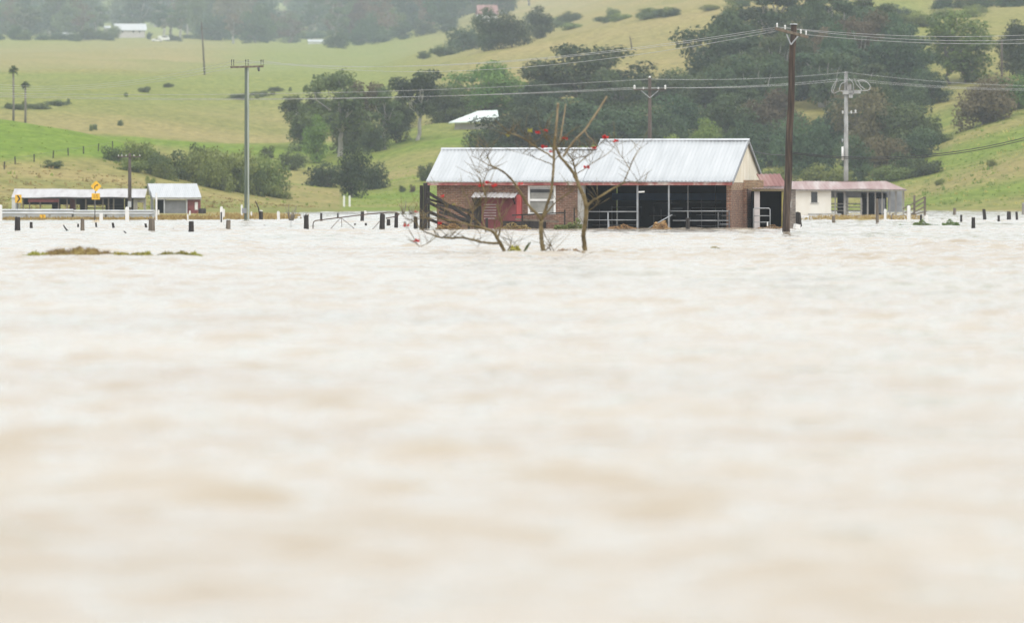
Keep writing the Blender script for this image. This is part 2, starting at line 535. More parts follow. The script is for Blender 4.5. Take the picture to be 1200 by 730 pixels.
# ------------------------------------------------------------------ flood water
def build_water():
    offs = np.concatenate([np.linspace(-9000, -740, 30)[:-1], np.linspace(-740, 740, 420), np.linspace(740, 9000, 30)[1:]])
    ys = [14.0]
    while ys[-1] < 640: ys.append(ys[-1]*1.0012 + 0.012)
    ys = np.array(ys)
    ys = np.concatenate([[-160, -60, 0, 6], ys, [720, 900]])
    Yb = np.repeat(ys[:, None], len(offs), 1)
    X = offs[None, :]/F*np.maximum(ys, 16)[:, None]
    dy = np.gradient(ys)
    dx = np.gradient(offs)[None, :]/F*np.maximum(ys, 16)[:, None]
    r = np.random.RandomState(4)
    N = 96
    lam = np.exp(r.uniform(np.log(0.24), np.log(2.4), N))
    slope = WAVE_SLOPE*np.sqrt(2.0/N)*np.clip((lam/0.5), .6, 1.0)*np.clip(0.9/lam, .2, 1)
    th = r.normal(0, 0.55, N) + np.where(r.rand(N) < .25, np.pi, 0)
    ph = r.uniform(0, 2*np.pi, N)
    Z = np.zeros_like(X); DX = np.zeros_like(X); DY = np.zeros_like(X)
    cell = np.maximum(dy[:, None], dx)
    # gusts: patches of rougher and calmer water
    gust = 0.85 + 0.35*np.sin(X/9.1+0.7+1.5*np.sin(Yb/41))*np.sin(Yb/23+1.2*np.sin(X/17)) + 0.18*np.sin(X/3.7+Yb/11)
    gust = gust*(0.90+0.75*np.clip((Yb-60)/80, 0, 1))
    for i in range(N):
        k = 2*np.pi/lam[i]
        fade = np.clip(lam[i]/cell/2.4-0.4, 0, 1)
        arg = k*(np.cos(th[i])*Yb + np.sin(th[i])*X) + ph[i]
        a = slope[i]/k
        s = np.sin(arg); c = np.cos(arg)
        Z += a*fade*s*gust
        q = 1.1*a*fade*gust
        DX += q*np.sin(th[i])*c; DY += q*np.cos(th[i])*c
    me = grid_mesh("flood_water", X+DX, Yb+DY, Z)
    m = bpy.data.materials.new("muddy_water"); m.use_nodes = True
    nt = NT(m); nt.n.clear()
    out = nt.add("ShaderNodeOutputMaterial"); b = nt.add("ShaderNodeBsdfPrincipled")
    nt.link(b.outputs[0], out.inputs[0])
    tc = nt.add("ShaderNodeTexCoord")
    n0 = nt.add("ShaderNodeTexNoise"); n0.inputs["Scale"].default_value = 0.12; n0.inputs["Detail"].default_value = 5
    nt.link(tc.outputs["Object"], n0.inputs["Vector"])
    rr = ramp(nt, [(0.3, WATER_A), (0.7, WATER_B)]); nt.link(n0.outputs[0], rr.inputs[0])
    nt.link(rr.outputs[0], b.inputs["Base Color"])
    b.inputs["Roughness"].default_value = WATER_ROUGH
    b.inputs["IOR"].default_value = 1.33
    n1 = nt.add("ShaderNodeTexNoise"); n1.inputs["Scale"].default_value = 2.4; n1.inputs["Detail"].default_value = 4
    mp = nt.add("ShaderNodeMapping"); mp.inputs["Scale"].default_value = (0.5, 1.5, 1)
    nt.link(tc.outputs["Object"], mp.inputs[0]); nt.link(mp.outputs[0], n1.inputs["Vector"])
    bp = nt.add("ShaderNodeBump"); bp.inputs["Distance"].default_value = 0.07; bp.inputs["Strength"].default_value = 0.8
    nt.link(n1.outputs[0], bp.inputs["Height"]); nt.link(bp.outputs[0], b.inputs["Normal"])
    me.materials.append(m)
    o = bpy.data.objects.new("flood_water", me); COL.objects.link(o)
    prop(o, "pale brown rippled flood water covering the paddocks", kind="structure")
WAVE_SLOPE = 0.17
WATER_A, WATER_B = (0.348, 0.285, 0.210), (0.428, 0.362, 0.276)
WATER_ROUGH = 0.06
build_water()

# ------------------------------------------------------------------ misty air
def build_haze():
    mb = MB(); mb.box((-2400, -170, -3.5), (2400, 6700, 420))
    m = bpy.data.materials.new("haze"); m.use_nodes = True
    nt = NT(m); nt.n.clear()
    out = nt.add("ShaderNodeOutputMaterial"); v = nt.add("ShaderNodeVolumePrincipled")
    v.inputs["Color"].default_value = (0.80, 0.90, 0.99, 1)
    v.inputs["Density"].default_value = HAZE
    v.inputs["Anisotropy"].default_value = 0.0
    nt.link(v.outputs[0], out.inputs["Volume"])
    mb.build("haze", m, kind="stuff", label="thin mist hanging over the flooded valley")
HAZE = 0.00014
build_haze()
# ------------------------------------------------------------------ trees
def crown_mesh(name, lobes, leaves, size, seed, flat=0.65, droop=0.0):
    "lobes: (centre, radius) clumps filled with leaf-sized faces"
    r = np.random.RandomState(seed)
    c = np.array([l[0] for l in lobes], float); R = np.array([l[1] for l in lobes], float)
    p = R**2.2; p /= p.sum()
    k = r.choice(len(lobes), leaves, p=p)
    d = r.normal(size=(leaves, 3)); d /= np.linalg.norm(d, axis=1)[:, None]
    rr = R[k]*(0.35+0.75*r.rand(leaves)**0.55)*(1+0.12*np.clip(r.normal(size=leaves), -2, 1.4))
    pos = c[k] + d*rr[:, None]*np.array([1, 1, flat])
    pos[:, 2] -= droop*rr*r.rand(leaves)
    nrm = d*0.7 + r.normal(size=(leaves, 3))*0.55 + np.array([0, 0, 0.45]); nrm /= np.linalg.norm(nrm, axis=1)[:, None]
    t = np.cross(nrm, r.normal(size=(leaves, 3))); t /= np.linalg.norm(t, axis=1)[:, None]
    b = np.cross(nrm, t)
    s = size*(0.55+0.9*r.rand(leaves))[:, None]
    asp = (0.5+0.4*r.rand(leaves))[:, None]
    q = np.stack([pos-t*s*.5, pos-b*s*asp*.5+nrm*s*.08, pos+t*s*.5, pos+b*s*asp*.5+nrm*s*.08], 1)
    lob_t = r.rand(len(lobes))
    tint = np.clip(0.62*lob_t[k] + 0.38*r.rand(leaves), 0, 1)
    me = bpy.data.meshes.new(name)
    n = leaves*4
    me.vertices.add(n); me.vertices.foreach_set("co", q.reshape(-1).astype(np.float32))
    me.loops.add(n); me.loops.foreach_set("vertex_index", np.arange(n, dtype=np.int32))
    me.polygons.add(leaves); me.polygons.foreach_set("loop_start", np.arange(0, n, 4, dtype=np.int32))
    me.polygons.foreach_set("loop_total", np.full(leaves, 4, np.int32))
    me.update(calc_edges=True)
    at = me.attributes.new("tint", 'FLOAT', 'POINT'); at.data.foreach_set("value", np.repeat(tint, 4).astype(np.float32))
    return me

def limb(mb, a, b, r0, r1, seed, wob=0.12, n=5, seg=6):
    rnd = random.Random(seed)
    a = Vector(a); b = Vector(b); L = (b-a).length
    pts = []; rs = []
    for i in range(n+1):
        t = i/n
        p = a.lerp(b, t)
        if 0 < i < n: p = p + Vector((rnd.uniform(-1, 1), rnd.uniform(-1, 1), rnd.uniform(-.5, .5)))*wob*L/n
        pts.append(p); rs.append(r0+(r1-r0)*t)
    mb.tube(pts, rs, seg)

BARK = mat("bark", [(0.10, 0.085, 0.07), (0.22, 0.19, 0.16)], 1.5, .95, stretch=(2, 2, .4))
BARK_PALE = mat("pale_bark", [(0.26, 0.24, 0.21), (0.44, 0.41, 0.36)], 1.2, .9, stretch=(2, 2, .4))

PROTO = {}
def proto(key, kind, H, W, n_lobes, leaves, size, seed, crown_lo=0.3, shape="dome", trunk_r=None, bark=None, lob=(.16, .26), stems=1, flat=.7):
    r = random.Random(seed)
    lobes = []
    for i in range(n_lobes):
        for _ in range(60):
            u = r.uniform(-1, 1); v = r.uniform(-1, 1); w = r.random()
            if shape == "dome": lim = math.sqrt(max(0, 1-(max(0, w-0.35)/0.68)**2))*(0.75+0.25*min(1, w/0.35))
            elif shape == "cone": lim = (1-w)**0.65*0.95+0.12
            elif shape == "umbrella": lim = min(1, .25+w*1.25)*math.sqrt(max(0.02, 1-max(0, w-.7)**2/.1))
            else: lim = math.sqrt(max(0, 1-(2*w-1)**2))
            if u*u+v*v <= lim*lim: break
        rad_ = W*r.uniform(*lob)
        lobes.append(((u*(W/2-rad_*.6), v*(W/2-rad_*.6)*.9, H*(crown_lo+(1-crown_lo)*w) - rad_*flat*.45), rad_))
    cm = crown_mesh("crown_"+key, lobes, leaves, size, seed, flat)
    mb = MB()
    tr = trunk_r or H*0.028
    for s in range(stems):
        bx = Vector((r.uniform(-1, 1)*W*.16*(stems > 1), r.uniform(-1, 1)*W*.1*(stems > 1), -0.6))
        fork = Vector((bx.x*1.5+r.uniform(-.06, .06)*W, bx.y+r.uniform(-.05, .05)*W, H*(crown_lo*0.8)))
        limb(mb, bx, fork, tr/(stems**.4), tr*.75/(stems**.4), seed+s, .25, 5, 8)
        mine = [l for i, l in enumerate(lobes) if i % stems == s]
        for i, (c, R) in enumerate(mine):
            limb(mb, fork.lerp(Vector((fork.x, fork.y, H*.75)), 0 if i % 2 else r.uniform(0, .5)) if True else fork, c, tr*.42, tr*.10, seed*7+i, .35, 4, 5)
    tm = mb.mesh("trunk_"+key); tm.materials.append(bark or BARK)
    PROTO[key] = (kind, H, W, tm, cm)

proto("open", "tree", 13, 11, 20, 4400, .52, 11, .34, "dome", lob=(.11, .19), bark=BARK_PALE)
proto("open_b", "tree", 14, 10, 18, 4000, .52, 12, .38, "umbrella", lob=(.12, .2), bark=BARK_PALE)
proto("broad", "tree", 12, 17, 32, 7400, .58, 13, .18, "dome", lob=(.11, .17))
proto("broad_gap", "tree", 14, 20, 46, 9000, .58, 14, .14, "dome", lob=(.085, .14), bark=BARK)
proto("round", "tree", 11, 11, 22, 5200, .5, 15, .12, "ball", lob=(.15, .23))
proto("round_b", "tree", 10, 12, 22, 5200, .5, 16, .10, "dome", lob=(.15, .24))
proto("conical", "tree", 12, 10, 30, 7200, .42, 17, .10, "dome", lob=(.14, .21), stems=3)
proto("tall", "tree", 19, 10, 22, 4400, .58, 18, .32, "ball", lob=(.13, .22), bark=BARK_PALE)
proto("tall_b", "tree", 22, 12, 24, 4600, .62, 19, .30, "dome", lob=(.12, .2), bark=BARK_PALE)
proto("bare", "tree", 16, 10, 16, 900, .5, 20, .3, "dome", lob=(.14, .22))
proto("shrub", "shrub", 3.2, 5, 14, 2800, .27, 21, .05, "dome", .07, lob=(.16, .26), stems=3)
proto("shrub_b", "shrub", 2.6, 6.5, 18, 3400, .27, 22, .02, "dome", .06, lob=(.13, .22), stems=4)

FOL = {
 "dark": foliage_mat("dark_foliage", (0.026, 0.045, 0.017), (0.080, 0.112, 0.038)),
 "olive": foliage_mat("olive_foliage", (0.046, 0.072, 0.024), (0.145, 0.185, 0.060)),
 "green": foliage_mat("green_foliage", (0.055, 0.115, 0.026), (0.165, 0.245, 0.055)),
 "lime": foliage_mat("lime_foliage", (0.13, 0.19, 0.035), (0.24, 0.31, 0.07)),
 "brown": foliage_mat("brown_foliage", (0.10, 0.082, 0.040), (0.175, 0.145, 0.070)),
 "bright": foliage_mat("bright_foliage", (0.075, 0.155, 0.028), (0.20, 0.31, 0.06)),
 "rust": foliage_mat("rusty_foliage", (0.10, 0.06, 0.035), (0.17, 0.11, 0.06)),
 "teal": foliage_mat("blue_green_foliage", (0.028, 0.056, 0.026), (0.085, 0.136, 0.054)),
 "scrub": foliage_mat("scrub_foliage", (0.095, 0.128, 0.030), (0.225, 0.262, 0.068)),
}
_trng = random.Random(77)
def plant(key, fol, loc, h_m, w_m, label, group=None, name=None, cat=None, rz=None):
    kind, H, W, tm, cm = PROTO[key]
    nm = name or {"tree": "tree", "shrub": "shrub"}[kind]
    e = empty(nm, loc, _trng.uniform(0, 6.28) if rz is None else rz, label, cat or kind, group)
    e.scale = (w_m/W, w_m/W, h_m/H)
    t = bpy.data.objects.new("trunk" if kind == "tree" else "stem", tm); COL.objects.link(t); t.parent = e
    c = bpy.data.objects.new("crown" if kind == "tree" else "foliage", cm); COL.objects.link(c); c.parent = e
    if not cm.materials: cm.materials.append(FOL["dark"])
    c.material_slots[0].link = 'OBJECT'; c.material_slots[0].material = FOL[fol]
    return e

def tree_px(key, fol, px, py, top, width, label, Y=None, **kw):
    "px, py: pixel of the foot; top: pixel row of the top; width in pixels"
    p = on_land(px, Y) if Y else hit(px, py)
    s = p.y/F
    base = HOR-(p.z-CH)/s
    return plant(key, fol, p, max(1.0, (base-top)*s), width*s, label, **kw)

# --- the row of trees in the middle
tree_px("open", "olive", 398, 184, 82, 105, "tall grey green open crowned gum with crooked trunks beside the bright green sapling")
tree_px("open_b", "olive", 352, 178, 108, 66, "thin leaning gum spreading at the outer end of the middle row", Y=815)
tree_px("round", "bright", 371, 180, 136, 40, "small bright green leafy tree under the tall gums", Y=775)
tree_px("open_b", "brown", 432, 182, 92, 56, "brownish sparse gum behind the blue load", Y=815)
tree_px("tall", "olive", 452, 176, 98, 44, "slim gum with dense olive crown close to the blue tarp")
tree_px("open_b", "dark", 489, 166, 78, 66, "umbrella shaped dark gum with its bare trunk showing above the paddock")
tree_px("broad", "green", 566, 158, 74, 108, "large rounded green fig rising behind the pale pitched farmhouse roof", Y=860)
tree_px("round_b", "dark", 525, 158, 92, 60, "dark rounded tree between umbrella gum and large fig", Y=870)
tree_px("broad_gap", "dark", 692, 170, 54, 178, "very wide dark fig with tan hillside showing through its canopy", Y=870)
tree_px("round_b", "teal", 628, 165, 92, 74, "dark tree filling the gap between the two big figs", Y=850)
tree_px("broad", "dark", 600, 176, 128, 120, "low dark tree mass directly over the lower part of the barn roof", Y=770)
tree_px("round_b", "dark", 572, 178, 145, 66, "low dark tree hiding the foot of the pale roofed farmhouse", Y=765)
tree_px("broad", "teal", 690, 182, 118, 130, "dense blue green tree behind the barn between stub branches and slim pole", Y=775)
tree_px("round_b", "teal", 775, 185, 112, 90, "dense blue green tree just behind the slim wooden pole", Y=790)
tree_px("round", "lime", 826, 196, 140, 52, "light green bushy tree standing over the barn ridge", Y=745)
tree_px("round_b", "lime", 792, 192, 150, 36, "small yellow green bush tree beside the light green one", Y=748)
tree_px("broad", "dark", 838, 170, 18, 124, "big dark dome tree on the hillside above the barn gable", Y=900)
tree_px("round_b", "olive", 800, 168, 72, 62, "greyish domed tree on the edge of the tan field", Y=890)
tree_px("tall_b", "teal", 905, 120, -20, 80, "very tall blue green tree behind the head of the tall wooden pole", Y=960)
tree_px("tall", "teal", 960, 110, -14, 74, "towering misty tree to the far side of the tall wooden pole", Y=985)
tree_px("tall", "dark", 1036, 90, 2, 44, "tall dark gum standing alone on the skyline of the forest edge", Y=930)
tree_px("broad", "dark", 1022, 120, 54, 92, "spreading dark tree below the lone tall gum", Y=890)
tree_px("round", "brown", 980, 130, 62, 70, "brownish tree behind the looped cables of the transformer pole", Y=900)
tree_px("round_b", "olive", 925, 150, 66, 80, "olive tree against the tall wooden pole near a gap of tan grass", Y=880)
tree_px("round_b", "olive", 884, 196, 108, 76, "olive round tree rising above the barn gable", Y=790)
tree_px("round", "teal", 870, 212, 142, 66, "blue green tree low behind the barn gable peak", Y=720)
tree_px("round_b", "teal", 936, 214, 118, 78, "dark bushy tree between the tall wooden pole and the transformer pole", Y=735)
tree_px("broad", "brown", 1012, 205, 106, 96, "wide rusty brown tree behind the transformer pole", Y=750)
tree_px("round", "teal", 962, 214, 148, 60, "dark tree close behind the foot of the transformer pole", Y=715)
tree_px("round_b", "olive", 1066, 200, 110, 84, "grey olive tree at the forest edge beside the open green slope", Y=745)
tree_px("round_b", "brown", 1040, 216, 150, 70, "brownish bushy tree low at the forest edge", Y=712)
tree_px("round", "teal", 1000, 216, 160, 54, "dark bush tree straight above the pink iron roof", Y=705)
tree_px("shrub_b", "scrub", 905, 222, 196, 70, "low yellow green scrub over the small pink roof", Y=690)
tree_px("shrub_b", "scrub", 968, 222, 192, 80, "low light green scrub over the long pink roof", Y=688)
tree_px("shrub_b", "scrub", 1045, 222, 194, 66, "light green scrub patch beside the open green slope", Y=690)
tree_px("shrub", "olive", 1082, 216, 180, 46, "grey shrub at the foot of the forest edge", Y=688)
tree_px("conical", "bright", 1124, 98, 11, 92, "tall bright green pointed tree on several thin trunks on the hillside")
tree_px("round_b", "brown", 1152, 152, 76, 84, "round tree with rusty top under the bright green pointed tree", Y=745)
tree_px("broad", "dark", 1196, 92, 26, 62, "dark ragged tree at the frame edge above a slim field pole")
tree_px("round_b", "green", 1196, 152, 80, 72, "deep green bushy tree at the frame edge beside the rusty topped tree", Y=755)
tree_px("round", "dark", 1226, 150, 60, 80, "dark tree beyond the bushy green one at the frame edge", Y=800)

for px, Y, top, w, k, f in ((772, 880, 78, 76, "round_b", "dark"), (622, 880, 84, 70, "round_b", "dark"), (520, 850, 100, 70, "round", "olive"), (470, 830, 112, 50, "round", "olive"), (622, 800, 118, 80, "round_b", "dark"), (655, 800, 116, 96, "broad", "teal"), (735, 800, 112, 96, "round_b", "dark"), (720, 830, 84, 96, "broad", "dark"),
                          (800, 810, 100, 84, "round_b", "teal"), (852, 780, 112, 80, "round", "dark"), (640, 835, 96, 90, "broad", "dark"), (765, 760, 140, 70, "round_b", "dark"), (880, 830, 92, 90, "broad", "teal"), (825, 850, 78, 100, "broad", "dark"), (915, 760, 130, 84, "round_b", "teal"), (985, 770, 118, 80, "broad", "teal"), (1062, 790, 88, 66, "round_b", "teal")):
    tree_px(k, f, px, 0, top, w, "dark close growing tree of the crowded belt on the slope behind the barn", Y=Y, group="crowded tree belt behind the barn")

for px, Y, top, w, k, f, lab in ((412, 800, 112, 62, "round_b", "olive", "fuller grey green crown low among the gums left of the blue tarp"), (356, 810, 122, 50, "round", "olive", "low grey green crown hanging beside the bright green sapling"),
                               (466, 800, 118, 44, "round", "dark", "small dark crown between the slim gum and the umbrella gum"), (440, 790, 132, 40, "round_b", "olive", "low grey crown directly behind the blue tarp")):
    tree_px(k, f, px, 0, top, w, lab, Y=Y)

for px, Y, top, w, k, f, lab in ((1072, 715, 140, 62, "round_b", "teal", "dark bushy tree where the forest edge meets the open green slope"), (1096, 735, 150, 56, "round_b", "olive", "outermost olive tree of the forest edge on the open green slope"),
                               (1068, 700, 172, 54, "shrub", "olive", "low grey shrub under the last trees of the forest edge"), (1092, 840, 84, 56, "round", "teal", "dark round tree below the bright pointed tree"),
                               (1182, 790, 92, 60, "broad", "teal", "broad dark tree filling the gap between rusty and deep green trees")):
    tree_px(k, f, px, 0, top, w, lab, Y=Y)

# --- shrubs on the near slopes
G = "scrub along the crest of the near slope"
for px, py, top, w, f, lab in (
    (163, 196, 166, 46, "scrub", "thin grey green shrub on the crest over the pole with the short crossarm"),
    (134, 187, 168, 26, "olive", "small dark shrub where the bright paddock ends"),
    (198, 205, 170, 40, "olive", "olive shrub on the crest above the white roofed shed"),
    (222, 209, 166, 36, "scrub", "taller olive shrub over the ridge of the white roofed shed"),
    (238, 204, 160, 26, "olive", "highest grey shrub on the crest near the twin-lined concrete pole"),
    (248, 218, 174, 50, "scrub", "broad light olive shrub sloping down past the white roofed shed"),
    (276, 222, 176, 56, "scrub", "broad light olive shrub directly behind the twin-lined concrete pole"),
    (308, 224, 182, 52, "scrub", "rounded olive shrub at the lower end of the crest scrub"),
    (60, 196, 187, 22, "olive", "low dark bush on the bank under the bright paddock"),
    (175, 222, 204, 12, "scrub", "tiny bush on the tan bank behind the sheds")):
    tree_px("shrub" if w < 45 else "shrub_b", f, px, py+2, top-2, w*1.3, lab, group=G)
for i in range(16):
    px = 150+i*11.5+_trng.uniform(-4, 4); py = 196+(px-150)*.175+_trng.uniform(-2, 9)
    tree_px(_trng.choice(["shrub", "shrub_b"]), _trng.choice(["scrub", "scrub", "olive"]), px, py, py-_trng.uniform(16, 34)-(8 if 210 < px < 300 else 0), _trng.uniform(28, 46), "loose olive scrub merging into one bank along the crest of the near slope", group=G)
tree_px("shrub_b", "olive", 342, 200, 176, 40, "grey rounded bush standing alone beyond the crest scrub")
tree_px("shrub", "olive", 313, 186, 167, 20, "small dark bush on the tan field edge")
tree_px("shrub_b", "dark", 384, 220, 190, 62, "dark wide bush in the green dip under the gums")
tree_px("round", "dark", 414, 232, 168, 46, "dark upright bushy tree in the green dip under the gums")
tree_px("shrub_b", "dark", 436, 222, 190, 52, "dark rounded bush joined to the upright bushy tree")
tree_px("shrub", "olive", 502, 212, 186, 26, "grey bush on the green slope by the barn's roof end")
tree_px("shrub", "olive", 472, 226, 217, 10, "small low bush on the green slope near the timber yard post")
tree_px("shrub", "brown", 483, 226, 214, 8, "tiny brown weed clump on the green slope")
for px, py, top, w in ((1100, 218, 213, 14), (1164, 196, 191, 18)):
    tree_px("shrub", "scrub", px, py, top, w, "tuft of rough grass and weed on the open green slope", group="tufts on the open green slope")

# --- far paddock bushes
for px, py, top, w in ((18, 130, 123, 24), (42, 129, 122, 30), (66, 126, 120, 24), (168, 111, 103, 12), (197, 103, 94, 10), (280, 119, 115, 24), (303, 113, 108, 24), (322, 109, 105, 16), (340, 128, 119, 16)):
    tree_px("shrub_b", "olive", px, py, py-(py-top)*.62, w*1.5, "grey bush dotted along the far paddock gullies", group="bushes along the far paddock gullies")

for k in range(15):
    t = _trng.random(); ln_ = _trng.choice([((88, 122), (255, 97)), ((60, 162), (205, 139)), ((4, 129), (84, 124)), ((262, 121), (345, 108))])
    px = ln_[0][0]+(ln_[1][0]-ln_[0][0])*t; py = ln_[0][1]+(ln_[1][1]-ln_[0][1])*t+_trng.uniform(-1.5, 1.5)
    tree_px("shrub_b", _trng.choice(["olive", "scrub"]), px, py, py-_trng.uniform(1.6, 4), _trng.uniform(5, 11), "low grey weed dotted along the far paddock gullies", group="low weeds along the far paddock gullies")
tree_px("round_b", "dark", 113, 47, 33, 26, "dark bush on the far side of the small sheds by the far farmhouse", Y=None)
tree_px("shrub_b", "dark", 127, 48, 41, 18, "dark hedge before the far farmhouse wall")
tree_px("round", "teal", 175, 47, 38, 9, "dark bush between the far farmhouse and the white car")

# --- scrub and trees across the tan middle hill
for px, py, top, w, k, f in ((395, 57, 34, 34, "round_b", "dark"), (420, 54, 34, 34, "round", "teal"), (446, 51, 32, 36, "round_b", "teal"), (472, 47, 26, 36, "round", "teal"),
                       (498, 42, 20, 36, "round_b", "dark"), (522, 38, 16, 34, "round", "teal"), (545, 60, 24, 56, "round_b", "teal"), (572, 60, 10, 50, "round", "teal"),
                       (600, 56, 6, 62, "round_b", "dark"), (632, 46, 8, 40, "round", "dark"), (520, 66, 50, 40, "round_b", "olive"), (497, 70, 60, 22, "round", "olive")):
    tree_px(k, f, px, py, top, w, "dark hazy tree in the belt climbing the middle hill", group="tree belt climbing the middle hill")
rs = random.Random(5)
for i in range(22):
    px = rs.uniform(625, 880); py = 34 - (px-625)*0.10 + rs.uniform(-7, 7)
    if py < -5: continue
    tree_px("shrub_b", rs.choice(["olive", "scrub", "teal"]), px, py, py-rs.uniform(6, 13), rs.uniform(22, 44), "low hazy scrub band across the tan field", group="scrub band across the tan field")
for i in range(26):
    px = rs.uniform(1045, 1230); py = 26 - (px-1045)*0.09 + rs.uniform(-12, 10)
    if px > 1150 and py > 10: continue
    tree_px("shrub_b", rs.choice(["olive", "scrub", "teal", "scrub"]), px, py, py-rs.uniform(10, 18), rs.uniform(30, 50), "pale hazy scrub high on the hill above the pointed tree", group="scrub high on the hill above the pointed tree")
for i in range(40):
    px = rs.uniform(862, 1065); Y = rs.uniform(770, 980)
    p = on_land(px, Y); base = HOR-(p.z-CH)*F/Y
    h = rs.uniform(62, 92)
    tree_px(rs.choice(["round", "round_b", "broad", "tall", "open"]), rs.choice(["teal", "olive", "dark", "teal", "brown"]), px, 0, base-h, rs.uniform(56, 86),
            "crowded hazy tree in the forest on the slope behind the poles", Y=Y, group="forest on the slope behind the poles")

# --- misty forest along the top
MIST = "misty forest behind the far paddocks"
for i in range(200):
    px = rs.uniform(-60, 620); Y = rs.uniform(2550, 4400)
    if px > 390: Y = rs.uniform(2400, 3700)
    gap = abs(px-332) < 24
    p = on_land(px, Y); base = HOR-(p.z-CH)*F/Y
    h = rs.uniform(34, 64)
    if gap: h = min(h, max(14, base-rs.uniform(13, 20)))
    if abs(px-150) < 34 and Y < 3000: continue
    key = rs.choice(["tall", "tall_b", "round", "round_b", "bare", "broad", "tall", "broad"])
    fol = rs.choice(["teal", "dark", "olive", "teal", "brown", "rust"]) if px > 230 else rs.choice(["teal", "dark", "teal", "olive"])
    if key == "bare": fol = "rust"
    w = rs.uniform(26, 46) if key != "broad" else rs.uniform(50, 70)
    tree_px(key, fol, px, 0, base-h, w, {"bare": "bare brownish tree in the misty forest"}.get(key, "tall tree fading into the mist behind the far paddocks"), Y=Y,
            group=MIST if key != "bare" else "bare trees in the misty forest")
for i in range(26):
    px = i*17-20 + rs.uniform(-5, 5)
    if 138 < px < 200 : continue
    if px > 385: break
    p = hit(px, 49)
    tree_px("round_b", rs.choice(["teal", "dark", "olive"]), px, 0, 49-rs.uniform(8, 24), rs.uniform(20, 32), "bushy tree on the near edge of the misty forest", Y=p.y+rs.uniform(10, 80), group="bushy near edge of the misty forest")
# ------------------------------------------------------------------ materials for buildings and small things
ZINC = mat("zinc_roof", [(0.42, 0.43, 0.435), (0.49, 0.50, 0.505), (0.54, 0.545, 0.55)], 0.9, .5, metal=0.25, stretch=(3, .35, 1), coord="UV", lo=.25, hi=.7)
ZINC_OLD = mat("old_zinc_roof", [(0.33, 0.30, 0.29), (0.47, 0.45, 0.445), (0.53, 0.515, 0.51)], 0.9, .55, metal=0.15, stretch=(2, .4, 1), coord="UV", lo=.25, hi=.7)
ROOF_PINK = mat("faded_red_roof", [(0.20, 0.085, 0.08), (0.28, 0.14, 0.125), (0.38, 0.26, 0.24)], 0.8, .65, stretch=(2.2, .3, 1), coord="UV", lo=.3, hi=.72)
ROOF_PALE = mat("pink_weathered_roof", [(0.27, 0.16, 0.145), (0.35, 0.25, 0.235), (0.47, 0.41, 0.39)], 0.5, .65, stretch=(2.2, .3, 1), coord="UV", lo=.32, hi=.7)
BRICK = brick_mat("old_brick", (0.235, 0.112, 0.070), (0.17, 0.085, 0.056), (0.29, 0.24, 0.185), (0.16, 0.10, 0.075))
BRICK_TAN = brick_mat("weathered_brick", (0.36, 0.21, 0.12), (0.28, 0.16, 0.10), (0.36, 0.30, 0.23), (0.30, 0.24, 0.15))
BLOCK_GREY = brick_mat("grey_brick", (0.25, 0.21, 0.18), (0.19, 0.16, 0.14), (0.30, 0.28, 0.25), (0.14, 0.11, 0.09))
CONCRETE = mat("concrete", [(0.30, 0.29, 0.27), (0.46, 0.45, 0.42)], 3, .9, bump=.003)
CREAM = mat("cream_paint", [(0.70, 0.62, 0.47), (0.82, 0.76, 0.63)], 1.6, .8, stretch=(1, 1, .5))
WHITE = mat("white_paint", [(0.68, 0.67, 0.64), (0.82, 0.81, 0.79)], 2.5, .6)
WHITE_WALL = mat("limewashed_wall", [(0.56, 0.50, 0.41), (0.72, 0.67, 0.58), (0.76, 0.72, 0.64)], 1.1, .9, stretch=(1, 1, .6), lo=.25, hi=.6)
FASCIA = mat("peeling_red_fascia", [(0.30, 0.075, 0.065), (0.42, 0.17, 0.15), (0.66, 0.58, 0.52)], 2.2, .8, stretch=(1, 1, 1), lo=.35, hi=.68)
RED = mat("faded_red_paint", [(0.12, 0.022, 0.025), (0.20, 0.042, 0.046)], 2.2, .6)
RED_BRIGHT = mat("red_paint", [(0.34, 0.045, 0.045), (0.44, 0.08, 0.075)], 2.2, .6)
DARKRED = mat("dark_red_boards", [(0.14, 0.03, 0.035), (0.24, 0.07, 0.065)], 2.2, .8)
INTERIOR_SHADE = mat("dark_interior", [(0.004, 0.004, 0.0045), (0.010, 0.010, 0.010)], 2, .9, spec=.2)  # shade inside the open sheds, put into a near-black colour
BLUE_DK = mat("dark_blue_board", [(0.010, 0.040, 0.10), (0.018, 0.06, 0.14)], 2, .7)
STEEL = mat("galvanised_pipe", [(0.26, 0.27, 0.28), (0.42, 0.43, 0.44)], 4, .45, metal=.5)
STEEL_DIM = mat("dull_pipe", [(0.06, 0.06, 0.06), (0.13, 0.13, 0.13)], 4, .6, metal=.3)
RUST = mat("rusty_pipe", [(0.045, 0.030, 0.022), (0.12, 0.07, 0.045)], 4, .8)
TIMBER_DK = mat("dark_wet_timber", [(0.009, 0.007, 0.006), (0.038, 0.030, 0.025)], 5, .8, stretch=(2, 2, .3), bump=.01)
TIMBER = mat("weathered_timber", [(0.09, 0.07, 0.05), (0.20, 0.165, 0.125)], 4, .9, stretch=(2, 2, .3), bump=.008)
TIMBER_GREY = mat("grey_timber", [(0.20, 0.185, 0.165), (0.36, 0.34, 0.31)], 3, .9, stretch=(2, 2, .3))
POLE_BROWN = mat("tarred_pole", [(0.014, 0.010, 0.007), (0.05, 0.031, 0.021), (0.12, 0.085, 0.06)], 6, .85, stretch=(1.6, 1.6, .12), bump=.012)
POLE_GREEN = mat("green_grey_pole", [(0.065, 0.085, 0.062), (0.13, 0.16, 0.12)], 3, .8, stretch=(2, 2, .2))
POLE_GREY = mat("pale_grey_pole", [(0.16, 0.155, 0.145), (0.40, 0.40, 0.39)], 1.2, .8, stretch=(1, 1, .5), lo=.4, hi=.6)
